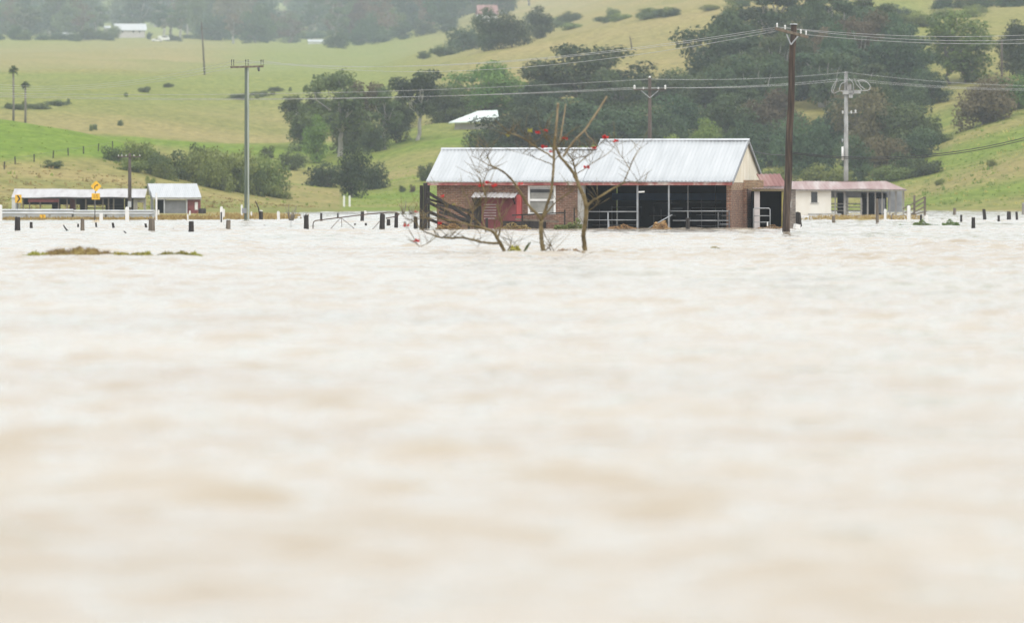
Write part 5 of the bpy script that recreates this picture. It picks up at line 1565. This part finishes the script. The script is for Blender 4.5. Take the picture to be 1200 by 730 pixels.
# fallen pipe gate
YF_ = CH*F/(269.5-HOR); sF = YF_/F
fg_ = empty("fallen_gate", P(410, 269.5, YF_), 0, "long rusty pipe gate twisted out of the water between two dark posts", "gate"); fg_.location.z = 0
fx = lambda px: (px-410)*sF
fz = lambda py: (269.5-py)*sF
b = MB(); b.tube([(fx(366.8), 0, -.5), (fx(366.8), 0, fz(263)), (fx(367.6), 0, fz(260)), (fx(370), .0, fz(258.6)), (fx(398), .1, fz(255.2)), (fx(430), .2, fz(251.2)), (fx(455), .2, fz(249)), (fx(463), .2, fz(249)), (fx(468), .1, fz(251)), (fx(466), .0, fz(253.4)), (fx(452), 0, fz(256))], .024, 7); b.build("gate_frame", RUST, fg_)
for pts in ([(385, 271), (392, 263), (399.5, 255.4)], [(399.5, 255.4), (408, 262), (418, 270.5)], [(400, 255.4), (400.6, 266)], [(435, 270.5), (441, 264), (446, 258)]):
    b = MB(); b.tube([(fx(x), .08, fz(y)) for x, y in pts], .014, 6); b.build("gate_brace", RUST, fg_)
# thin stakes
for px, base, top, lab in ((341, 268, 258, "hair thin wire stake in open water past the white marker"),):
    b = MB(); Y = CH*F/(base-HOR); b.tube([(0, 0, -.4), (0, 0, (base-top)*Y/F)], .010, 5); o = b.build("wire_stake", STEEL_DIM, None, lab, "stake"); o.location = (P(px, base, Y).x, Y, 0)

# collapsed timber yard fence beside the barn
YY = 262.0; sY = YY/F
yf = empty("timber_yard_fence", (P(497, 268, YY).x, YY, 0), 0, "collapsed dark timber yard fence slanting down from heavy corner posts beside the brick wall", "fence")
yx = lambda px: (px-497)*sY
yz = lambda py: CH+(HOR-py)*sY
for a, b_, w, tp in ((493.5, 493.8, 4.0, 217.5), (498.2, 498.6, 5.0, 214.5), (485.8, 486, 3.2, 254)):
    if a < 490: continue
    b = MB(); b.beam((yx(a), 0 if a > 495 else .15, -.8), (yx(b_), 0 if a > 495 else .15, yz(tp)), w*sY, .18, bev=.02); b.build("corner_post", TIMBER_DK, yf)
for (x0, y0, x1, y1, dd, w) in ((500, 225, 553, 258, 2.2, .13), (500, 236, 549, 262, 2.0, .13), (500, 247, 540, 266, 1.7, .14), (500, 233, 551, 248, 2.6, .10), (500, 256, 530, 268, 1.2, .13), (512, 240, 556, 250, 2.7, .09), (515, 249, 562, 262, 2.6, .11)):
    b = MB(); b.beam((yx(x0), -.12, yz(y0)), (yx(x1), dd, yz(y1)), .06, w); b.build("rail", TIMBER_DK, yf)
for px, tp in ((549, 245), (560, 254), (570, 256)):
    b = MB(); b.beam((yx(px), 2.6, -.8), (yx(px), 2.6, yz(tp)), .12, .12); b.build("mid_post", TIMBER_DK, yf)
# small dark fence under the window
uf = empty("low_fence", (P(640, 268, 263.5).x, 263.5, 0), 0, "low dark post and rail fence under the white window", "fence")
su = 263.5/F; ux = lambda px: (px-640)*su; uz = lambda py: CH+(HOR-py)*su
for px, tp in ((612, 251), (661.8, 246), (673, 244)):
    b = MB(); b.beam((ux(px), 0, -.6), (ux(px), 0, uz(tp)), .07, .07); b.build("post", TIMBER_DK, uf)
b = MB(); b.beam((ux(600), .05, uz(252.5)), (ux(662), .05, uz(249.3)), .04, .06); b.build("rail", TIMBER_DK, uf)
b = MB(); b.beam((ux(604), .06, uz(257)), (ux(655), .06, uz(260)), .04, .08); b.build("rail", TIMBER, uf)

# ------------------------------------------------------------------ leafy bits: floating weed, debris, reeds
def leafy(name, px, base, w_px, h_px, n, size, m, label, cat, seed, depth=.5, kind=None, up=.3, group=None, spread=None):
    Y = CH*F/(base-HOR); s = Y/F
    r = np.random.RandomState(seed)
    b = MB(); tint = []
    for i in range(n):
        u = r.uniform(-1, 1); 
        prof = max(0.08, (1-u*u)*.8 + .2*math.sin(u*7+seed)) if spread is None else spread(u, r)
        x = u*w_px*s/2; y = r.uniform(-1, 1)*depth; z = r.uniform(0, 1)**1.5*h_px*s*prof
        d = Vector(r.normal(size=3)); d.z = abs(d.z)*up; d.normalize()
        q = d.orthogonal().normalized(); sz = size*r.uniform(.5, 1.4)
        c = Vector((x, y, z))
        b.face([c-d*sz*.5, c+q*sz*.22, c+d*sz*.5, c-q*sz*.22]); tint += [r.rand()]*4
    b.tint = tint
    o = b.build(name, m, None, label, cat, group, kind)
    o.location = P(px, base, Y); o.location.z = -.02
    return o
leafy("floating_weed", 1080, 264.5, 20, 8, 420, .13, GREEN_LEAF, "clump of green weed floating around the dark stump past the ramp", "water weed", 1)
leafy("floating_weed", 1114, 264.5, 20, 8.5, 420, .13, GREEN_LEAF, "thicker clump of green weed floating below the broken root", "water weed", 2)
leafy("floating_weed", 1056, 264.5, 14, 2.6, 90, .11, GREEN_LEAF, "thin string of green weed drifting towards the white markers", "water weed", 3)
leafy("floating_weed", 1096, 264.6, 16, 2.0, 90, .11, GREEN_LEAF, "sparse strip of weed linking the two green clumps", "water weed", 4)
leafy("floating_grass", 838.5, 292.5, 14, 5, 140, .10, foliage_mat("pale_grass_blade", (0.25, 0.22, 0.08), (0.40, 0.37, 0.15)), "faint yellow tuft of grass floating on open water before the barn", "grass tuft", 5)
leafy("debris_pile", 774.5, 268.6, 22, 12.0, 420, .16, STRAW_LEAF, "heap of straw debris caught under the leaning pipe in the open bay", "debris", 6, depth=.6)
leafy("debris_pile", 730, 268.6, 36, 7.0, 320, .15, BROWN_LEAF, "low brown debris washed along the open bay's first rail", "debris", 7, depth=.4)
leafy("debris_pile", 905, 268.6, 34, 6.0, 260, .14, BROWN_LEAF, "low brown debris washed in front of the dark doorway", "debris", 8, depth=.4)
leafy("debris_pile", 602, 268.6, 40, 9.0, 420, .16, STRAW_LEAF, "yellowed grass and debris along the brick wall under the red door", "debris", 9, depth=.3)
leafy("debris_pile", 528, 268.6, 36, 8.0, 360, .16, BROWN_LEAF, "dry grass debris caught under the collapsed timber fence", "debris", 19, depth=.3)
leafy("creeper", 666, 268.6, 32, 14.0, 560, .16, foliage_mat("creeper_leaf", (0.075, 0.10, 0.03), (0.17, 0.20, 0.06)), "green creeper growing along the brick wall under the window", "creeper", 10, depth=.3, spread=lambda u, r: .25+.75*max(0, u+.2)*abs(math.sin(u*5+1.4))+.12)
b = MB(); s_ = 265.5/F; b.tube([((760-770)*s_, 0, .02), ((771-770)*s_, .1, (266-259)*s_), ((788-770)*s_, .2, (266-249.5)*s_)], .026, 7); o = b.build("leaning_pipe", STEEL, None, "pale pipe leaning out of the straw heap in the open bay", "pipe"); o.location = (P(770, 266, 265.5).x, 265.5, 0)
b = MB(); Yq = 262; s_ = Yq/F; b.box((-2.2*s_, -.15, -.05), (3.5*s_, .15, 6*s_)); o = b.build("white_drum_lid", WHITE, None, "white foam block bobbing behind the foot of the tall dark pole", "float"); o.location = (P(932.5, 267, Yq).x, Yq, 0); o.rotation_euler = (0, rad(12), rad(20))
# straw bank by the pink roofed shed and roadside verge: rough grass
def grass_strip(name, px0, px1, Y0_, Y1_, n, h, m, label, seed):
    r = np.random.RandomState(seed); b = MB(); tint = []
    for i in range(n):
        Y = r.uniform(Y0_, Y1_); px = r.normal((px0+px1)/2, (px1-px0)*.24) if r.rand() < .6 else r.uniform(px0, px1); p = on_land(px, Y)
        if p.z < -.15: continue
        z = max(p.z, -.02)
        d = Vector((r.normal()*.35, r.normal()*.2, 1)).normalized(); L_ = h*r.uniform(.4, 1.3); w = .05+.05*r.rand()
        c = Vector((p.x, p.y, z-.02)); sd = Vector((w, 0, 0))
        b.face([c-sd, c+sd, c+d*L_]); tint += [r.rand()]*3
    b.tint = tint
    b.build(name, m, None, label, None, None, "stuff")
grass_strip("grass", 936, 1078, 362, 445, 2600, .16, STRAW_LEAF, "straw coloured grass on the bank before the pink roofed shed", 3)
grass_strip("grass", -60, 262, 362, 400, 5200, .22, STRAW_LEAF, "dead grass along the flooded road verge", 4)
grass_strip("grass", 262, 350, 372, 440, 1800, .3, STRAW_LEAF, "rough dry grass on the bank past the twin-lined pole", 5)

def tufts(px0, px1, Y0_, Y1_, n, h, m, label, seed):
    r = np.random.RandomState(seed); b = MB(); tint = []
    for i in range(n):
        Y = r.uniform(Y0_, Y1_); px = r.uniform(px0, px1); p = on_land(px, Y)
        if p.z < .35: continue
        k = r.rand(); hh = h*r.uniform(.4, 1.3)*(1+1.4*(r.rand() < .06))
        for _ in range(5):
            d = Vector((r.normal()*.5, r.normal()*.4, 1)).normalized(); w = .10*hh+.05
            c = p+Vector((r.normal()*hh*.45, r.normal()*hh*.45, -.03)); sd = Vector((w, r.normal()*.05, 0))
            b.face([c-sd, c+sd, c+d*hh]); tint += [min(1, max(0, k*.7+.3*r.rand()))]*3
    b.tint = tint
    b.build("grass", m, None, label, None, None, "stuff")
DRYT = foliage_mat("dry_tuft", (0.22, 0.195, 0.05), (0.46, 0.37, 0.13), .3)
GRNT = foliage_mat("green_tuft", (0.13, 0.19, 0.030), (0.27, 0.34, 0.07), .3)
tufts(-80, 420, 500, 600, 1300, .18, DRYT, "rough olive and tan tussocks on the bank behind the low sheds", 21)
tufts(-80, 420, 520, 690, 500, .16, GRNT, "green tussocks on the near slope", 22)
tufts(400, 620, 590, 760, 900, .18, GRNT, "green tussocks on the paddock behind the timber yard", 23)
tufts(1000, 1260, 600, 760, 1000, .2, GRNT, "rough green tussocks on the open slope past the forest", 24)
tufts(1000, 1260, 600, 760, 300, .2, DRYT, "dry tussocks on the open slope past the forest", 25)

# floating straw mat in the near water
YM = 143.0; sM = YM/F
r = random.Random(12); b = MB(); nx, ny = 60, 14
ht = lambda u, v: max(0, (1-v*v))*max(0.0, 1-abs(u)**5)*(.62+.14*math.sin(u*6+.8)+.14*math.sin(u*13+2)+.10*math.sin(u*25+v*4))
for j in range(ny+1):
    for i in range(nx+1):
        u = -1+2*i/nx; v = -1+2*j/ny
        b.v.append((u*38*sM, v*.55*(1-.3*u*u), 11*sM*ht(u, v)*r.uniform(.85, 1.15)-.02))
for j in range(ny):
    for i in range(nx):
        a = j*(nx+1)+i; b.f.append((a, a+1, a+nx+2, a+nx+1)); b.sm.append(False)
mt = empty("straw_mat", (P(92, 301, YM).x, YM, .045), 0, "brown mound of matted straw floating on the near water", "debris")
b.build("mound", STRAW, mt)
t_ = MB(); tint = []
for i in range(1500):
    u = r.uniform(-1.05, 1.05); v = r.uniform(-1, 1)
    c = Vector((u*38*sM, v*.55, 11*sM*ht(u, v)-.02)); d = Vector((r.gauss(0, 1), r.gauss(0, 1), abs(r.gauss(0, .5)))).normalized(); sd = d.orthogonal().normalized()*.006
    L_ = r.uniform(.05, .16); t_.face([c-sd, c+sd, c+d*L_]); tint += [r.random()]*3
t_.tint = tint; t_.build("straw", foliage_mat("matted_straw", (0.13, 0.09, 0.025), (0.30, 0.22, 0.07), .2), mt)
MG = foliage_mat("olive_blade", (0.17, 0.17, 0.02), (0.36, 0.34, 0.06), .2)
for px, w, h_, n, lab, sd_ in ((44, 36, 3.0, 300, "olive grass fringe trailing off the outer end of the straw mound", 1), (150, 62, 2.6, 560, "olive strip of grass floating just past the straw mound", 2), (172, 14, 3.2, 160, "dark olive tuft floating on the strip past the straw mound", 4), (206, 50, 3.0, 460, "olive grass strip with upright tufts farthest from the straw mound", 3), (227, 20, 2.6, 180, "thin tail end of the floating olive grass", 5)):
    leafy("floating_grass", px, 300.5, w, h_*2.3, n*2, .11, MG, lab, "grass tuft", 40+sd_, depth=.3, up=1.2)

# bare roadside shrub
def twiggy(name, px, base, top, w_px, n, label, cat, seed, m=BARK, group=None):
    Y = CH*F/(base-HOR); s = Y/F; r = random.Random(seed)
    e = empty(name, P(px, base, Y), 0, label, cat, group); e.location.z = -.1
    b = MB()
    for i in range(n):
        a = Vector((r.uniform(-.15, .15)*w_px*s, r.uniform(-.2, .2), 0)); t = Vector((r.uniform(-.5, .5)*w_px*s, r.uniform(-.5, .5)*w_px*s, (base-top)*s*r.uniform(.5, 1)))
        mid = a.lerp(t, .5)+Vector((r.uniform(-.1, .1), 0, r.uniform(0, .1)))
        b.tube([a, mid, t], [.022, .016, .007], 5)
    b.build("stem", m, e)
    return e
twiggy("bare_shrub", 341, 259, 238, 16, 16, "bare brown shrub between the white marker and hinge side stump", "shrub", 3)
twiggy("bare_shrub", 358, 257, 246, 7, 7, "small bare shrub just behind the hinge side stump", "shrub", 4)
for px, base, top, lab, sd in ((472, 251, 232, "brown reed tuft on the shore near the timber yard", 5), (482, 252, 238, "second brown reed tuft on the shore closer to the timber yard", 6)):
    twiggy("bare_shrub", px, base, top, 9, 12, lab, "shrub", sd, TIMBER)

# fences on the near hill
hf = empty("paddock_fence", (0, 0, 0), 0, "thin wire fence of leaning posts along the bank under the bright paddock", "fence")
tops = []
for px, py in ((5, 199), (18, 194), (40, 190), (62, 186), (80, 184), (98, 181), (115, 178), (132, 176)):
    q = hit(px, py); h_ = 9*q.y/F
    b = MB(); b.beam(q-Vector((0, 0, .3)), q+Vector((random.Random(px).uniform(-.08, .08), 0, h_)), .12, .12); b.build("post", TIMBER_DK, hf); tops.append(q+Vector((0, 0, h_*.85)))
b = MB(); b.tube(tops, .012, 4); b.build("fence_wire", STEEL_DIM, hf)
# ------------------------------------------------------------------ coral trees in the near water
CORAL = mat("coral_bark", [(0.055, 0.038, 0.014), (0.15, 0.108, 0.042), (0.26, 0.20, 0.10)], 3.2, .85, bump=.01, bscale=9)
CORAL_PALE = mat("pale_stub_bark", [(0.22, 0.165, 0.09), (0.36, 0.29, 0.18)], 3.2, .85)
PETAL = mat("red_petal", [(0.55, 0.012, 0.02), (0.75, 0.03, 0.03)], 12, .5)
BUD = mat("olive_bud", [(0.26, 0.24, 0.03), (0.40, 0.38, 0.06)], 12, .6)
YC = CH*F/(296.0-HOR); sC_ = YC/F
_rc = random.Random(21)
def coral(px0, label, branches, stubs=(), flowers=(), seed=0):
    e = empty("coral_tree", (P(px0, 296, YC).x, YC, 0), 0, label, "tree", "flooded coral trees")
    r = random.Random(seed)
    def pts3(pts, tw, d0=None):
        out = []; d = r.uniform(-.1, .1) if d0 is None else d0
        drift = r.uniform(-.22, .22)
        for i, (x, y) in enumerate(pts):
            out.append(Vector(((x-px0)*sC_, d+drift*i*.6, (296-y)*sC_)))
        # smooth + knobby
        res = []
        for i in range(len(out)-1):
            p0 = out[max(i-1, 0)]; p1 = out[i]; p2 = out[i+1]; p3 = out[min(i+2, len(out)-1)]
            for k in range(5):
                t = k/5
                q = 0.5*((2*p1)+(p2-p0)*t+(2*p0-5*p1+4*p2-p3)*t*t+(3*p1-p0-3*p2+p3)*t**3)
                res.append(q+Vector((r.uniform(-1, 1), r.uniform(-1, 1), r.uniform(-1, 1)))*.006)
        res.append(out[-1])
        return res
    main = MB()
    twigs = []
    for pts, w0, w1 in branches:
        q = pts3(pts, 0, 0.0 if w0 > 5 else None)
        n = len(q)
        rr = [max(.006, .62*(w0+(w1-w0)*i/(n-1))*sC_/2*(1+r.uniform(-.10, .14))) for i in range(n)]
        main.tube(q, rr, 9)
        if w0 < 5:
            for _ in range(4+int(n/3)):
                k = r.randint(n//3, n-1); a = q[k]
                d = Vector((r.uniform(-1, 1), r.uniform(-.6, .6), r.uniform(.1, 1))).normalized()
                Lq = r.uniform(.2, .75)
                main.tube([a, a+d*Lq*.5+Vector((0, 0, .02)), a+d*Lq+Vector((r.uniform(-.05, .05), 0, .06))], [rr[k]*.5, .006, .004], 5)
    main.build("trunk", CORAL, e)
    for pts, w0, w1 in stubs:
        q = pts3(pts, 0); n = len(q)
        b = MB(); b.tube(q, [max(.008, .58*(w0+(w1-w0)*i/(n-1))*sC_/2*(1+r.uniform(-.06, .1))) for i in range(n)], 9); b.build("pale_branch", CORAL_PALE, e)
    for fx_, fy_, sz, red in flowers:
        b = MB()
        c = Vector(((fx_-px0)*sC_, r.uniform(-.1, .1), (296-fy_)*sC_))
        for i in range(11):
            az = r.uniform(0, 6.28); el = r.uniform(-.35, .9)
            d = Vector((math.cos(az)*math.cos(el), math.sin(az)*math.cos(el), math.sin(el)))
            n_ = d.orthogonal().normalized(); n2 = d.cross(n_); R = sz*1.0*sC_*r.uniform(.7, 1.1)
            w = R*.26
            b.face([c, c+d*R*.5+n_*w, c+d*R+Vector((0, 0, R*.1)), c+d*R*.5-n_*w])
            b.face([c, c+d*R*.5+n2*w, c+d*R, c+d*R*.5-n2*w])
        b.build("flower" if red else "bud", PETAL if red else BUD, e, "cluster of red petals" if red else None)
    return e

coral(592.5, "leaning coral tree with low branches sweeping out over the water towards the timber fence",
  [([(596, 300), (592, 295.5), (587.5, 287), (583, 280), (578, 272), (569, 268), (560, 266), (551, 264)], 7.5, 4.2),
   ([(586, 285), (576, 285), (566, 284), (554, 281), (542, 278.5), (529, 279), (518, 278.3), (510.6, 276.6)], 4.8, 3.2),
   ([(510.6, 276.6), (504, 274), (498.6, 272), (491, 266), (485, 259), (478, 257), (471, 251)], 3.0, 1.2),
   ([(511, 277.5), (503, 284), (492.6, 288.6), (487, 284)], 1.8, 1.0),
   ([(551, 264), (543, 261.5), (535, 260), (525, 258), (515, 256), (504, 256), (492.6, 256), (478, 263)], 3.8, 1.2),
   ([(551, 264), (553, 256), (553.6, 249), (549, 236), (545, 228), (541, 219)], 3.0, 1.6),
   ([(553.6, 248), (560, 242), (566, 237), (571, 226)], 2.0, 1.2),
   ([(569.5, 271), (567, 263), (565, 256), (567, 245), (569.5, 235), (568, 226), (565.5, 218.6), (562, 208)], 3.2, 2.0),
   ([(565.5, 218.6), (568, 210), (572, 199), (573, 190)], 1.8, .9),
   ([(569, 270), (558, 258), (549, 250), (540, 246), (532, 240)], 2.2, 1.2),
   ([(583, 280), (586, 270), (587.5, 262), (585, 251), (581.5, 240)], 4.2, 2.6),
   ([(583, 280), (581.5, 273), (579.5, 266), (581, 254)], 2.8, 1.6),
   ([(535, 260), (528, 250), (523, 242), (519, 232)], 1.6, .8),
   ([(594, 296), (598, 288), (599, 282)], 2.6, 1.6),
   ([(597, 297), (602, 291), (604, 285)], 2.0, 1.0),
   ([(551, 264), (558, 268), (563, 277), (560, 290)], 1.4, .7)],
  flowers=((487.7, 282.8, 5.2, 1), (476, 265, 4.4, 1), (487.7, 248.7, 3.6, 1), (518.5, 230.5, 3.4, 1), (515.5, 262, 3.6, 1), (564.5, 218, 4.4, 1), (572, 214.5, 5.2, 1), (579.5, 218.5, 5.0, 1), (532, 240, 3, 0)), seed=1)
coral(637, "forked coral tree with two bent arms standing between two others in the near water",
  [([(637.5, 301), (637, 296), (635, 284), (634, 273), (634, 264), (635, 257)], 8.6, 7.2),
   ([(635, 258), (630.5, 252), (624, 246), (617.5, 238), (610, 226), (603, 215), (596, 207), (589, 201), (581, 197), (574, 194)], 6.0, 3.0),
   ([(574, 194.5), (566, 190), (559, 186), (552, 183)], 2.0, .8),
   ([(577, 195.5), (573, 188), (572, 181), (575, 174)], 2.2, .8),
   ([(583, 198), (573, 199), (563, 203), (558, 200)], 1.4, .7),
   ([(635, 257), (638, 249), (640.6, 241), (644, 232), (646, 224), (647.5, 209), (648.6, 195), (649, 184), (649, 175), (650, 160)], 6.0, 4.2),
   ([(636, 256), (645, 244), (655, 234), (664, 228), (672, 224)], 3.2, 1.6),
   ([(649, 186), (641, 180), (632, 175), (624, 170), (617.5, 165), (609, 160), (600, 157)], 3.2, 2.2),
   ([(600, 157), (596, 156), (593, 158)], 2.0, 2.8),
   ([(649, 194), (640, 190), (629, 186), (620, 182), (612, 180)], 2.2, .9),
   ([(648.7, 190), (655, 182), (662, 176), (672, 172)], 2.0, .9),
   ([(649, 178), (645, 168), (640, 160), (633, 150)], 1.8, .9),
   ([(650, 176), (657, 168), (660, 160)], 2.0, 1.2),
   ([(635, 266), (640, 278), (646, 288), (650, 296)], 1.8, 1.0),
   ([(637, 296), (643, 291), (648, 298)], 2.0, 1.6)],
  stubs=[([(650, 176), (650.5, 165), (651.5, 152), (652.5, 140), (653.5, 126), (653.6, 122)], 4.6, 4.4), ([(656, 166), (657.5, 158), (659, 148), (661, 136), (663, 122)], 3.4, 2.4)],
  flowers=((637.8, 172.8, 4.6, 1), (630, 156, 4, 1), (610, 216, 4, 1), (621, 153.8, 4.4, 0), (572, 186, 2.6, 0), (595, 160, 3.4, 0), (640, 154, 3.4, 1), (646, 178, 3.2, 1)), seed=2)
coral(685.5, "knobby coral tree nearest the open bay with a long pale stub over the roof",
  [([(686, 301), (685.8, 296), (684.5, 284), (683.6, 276), (684.5, 268), (686, 258), (687, 246), (686, 238), (683, 228)], 8.8, 8.0),
   ([(683.5, 229), (679, 219), (675, 210), (671, 202), (665, 194), (658, 186), (654, 179), (651, 172)], 7.2, 4.2),
   ([(686.6, 243), (694, 236), (704, 230), (717, 222), (730, 215)], 5.2, 3.6),
   ([(730, 215), (734, 207), (737, 200), (741, 190), (747, 178), (752, 172)], 2.8, 1.0),
   ([(730, 215), (738, 213), (745, 214), (757, 217)], 2.6, .8),
   ([(738, 199), (733, 190), (728, 183), (721, 174)], 1.6, .7),
   ([(686, 250), (692, 246), (698, 241), (704, 235)], 1.8, .8),
   ([(679, 219), (676, 208), (673, 196), (671, 188), (666, 182)], 4.0, 2.6),
   ([(672, 198), (681, 189), (692, 180), (700, 172), (709, 163)], 2.4, .9),
   ([(673, 205), (684, 199), (698, 189), (715, 178), (722, 167)], 2.0, .8),
   ([(668, 190), (677, 185), (688, 183), (697, 175)], 1.8, .9),
   ([(684, 262), (680, 255), (678, 250)], 1.4, .7)],
  stubs=[([(660, 184), (669, 170), (678, 160), (686.6, 151), (696, 137), (704, 125), (711, 113.5)], 4.6, 3.6), ([(685.5, 153), (689, 160), (694, 164), (699, 170)], 2.4, 1.2)],
  flowers=((662, 163, 5.4, 1), (696, 174.6, 4.2, 1), (687.8, 196.8, 4.8, 1), (709.6, 162.2, 5.4, 1), (722.5, 166, 4.4, 1), (684, 270, 2.4, 0)), seed=3)
# weed at their feet
BG = mat("dry_stalk", [(0.20, 0.12, 0.05), (0.34, 0.22, 0.10)], 5, .9)
leafy("floating_grass", 666, 296.5, 36, 6, 300, .11, STRAW_LEAF, "dry brown grass poking up between the forked and the knobby coral tree", "grass tuft", 61, depth=.25, up=2.0)
leafy("floating_grass", 604, 296.5, 16, 11, 170, .13, MG, "olive weed tuft at the foot of the leaning coral tree", "grass tuft", 62, depth=.2, up=2.0)
b = MB(); tint = []
for i in range(40):
    t = _rc.random(); c = Vector(((-3+6*t)*sC_, _rc.uniform(-.04, .04), (1+9*t)*sC_)); d = Vector((.45+_rc.uniform(-.4, .4), _rc.uniform(-.5, .5), .8)).normalized(); q_ = d.orthogonal().normalized()*.035*(1.2-abs(t-.5))
    b.face([c-q_, c-d*.08, c+q_, c+d*.10]); tint += [.6+.4*_rc.random()]*4
b.tint = tint; o = b.build("leaf_sprig", foliage_mat("fresh_leaf", (0.06, 0.10, 0.02), (0.15, 0.20, 0.05)), None, "single green leafy sprig sticking up between the leaning and the forked coral tree", "sprig"); o.location = (P(617, 296, YC).x, YC, 0)
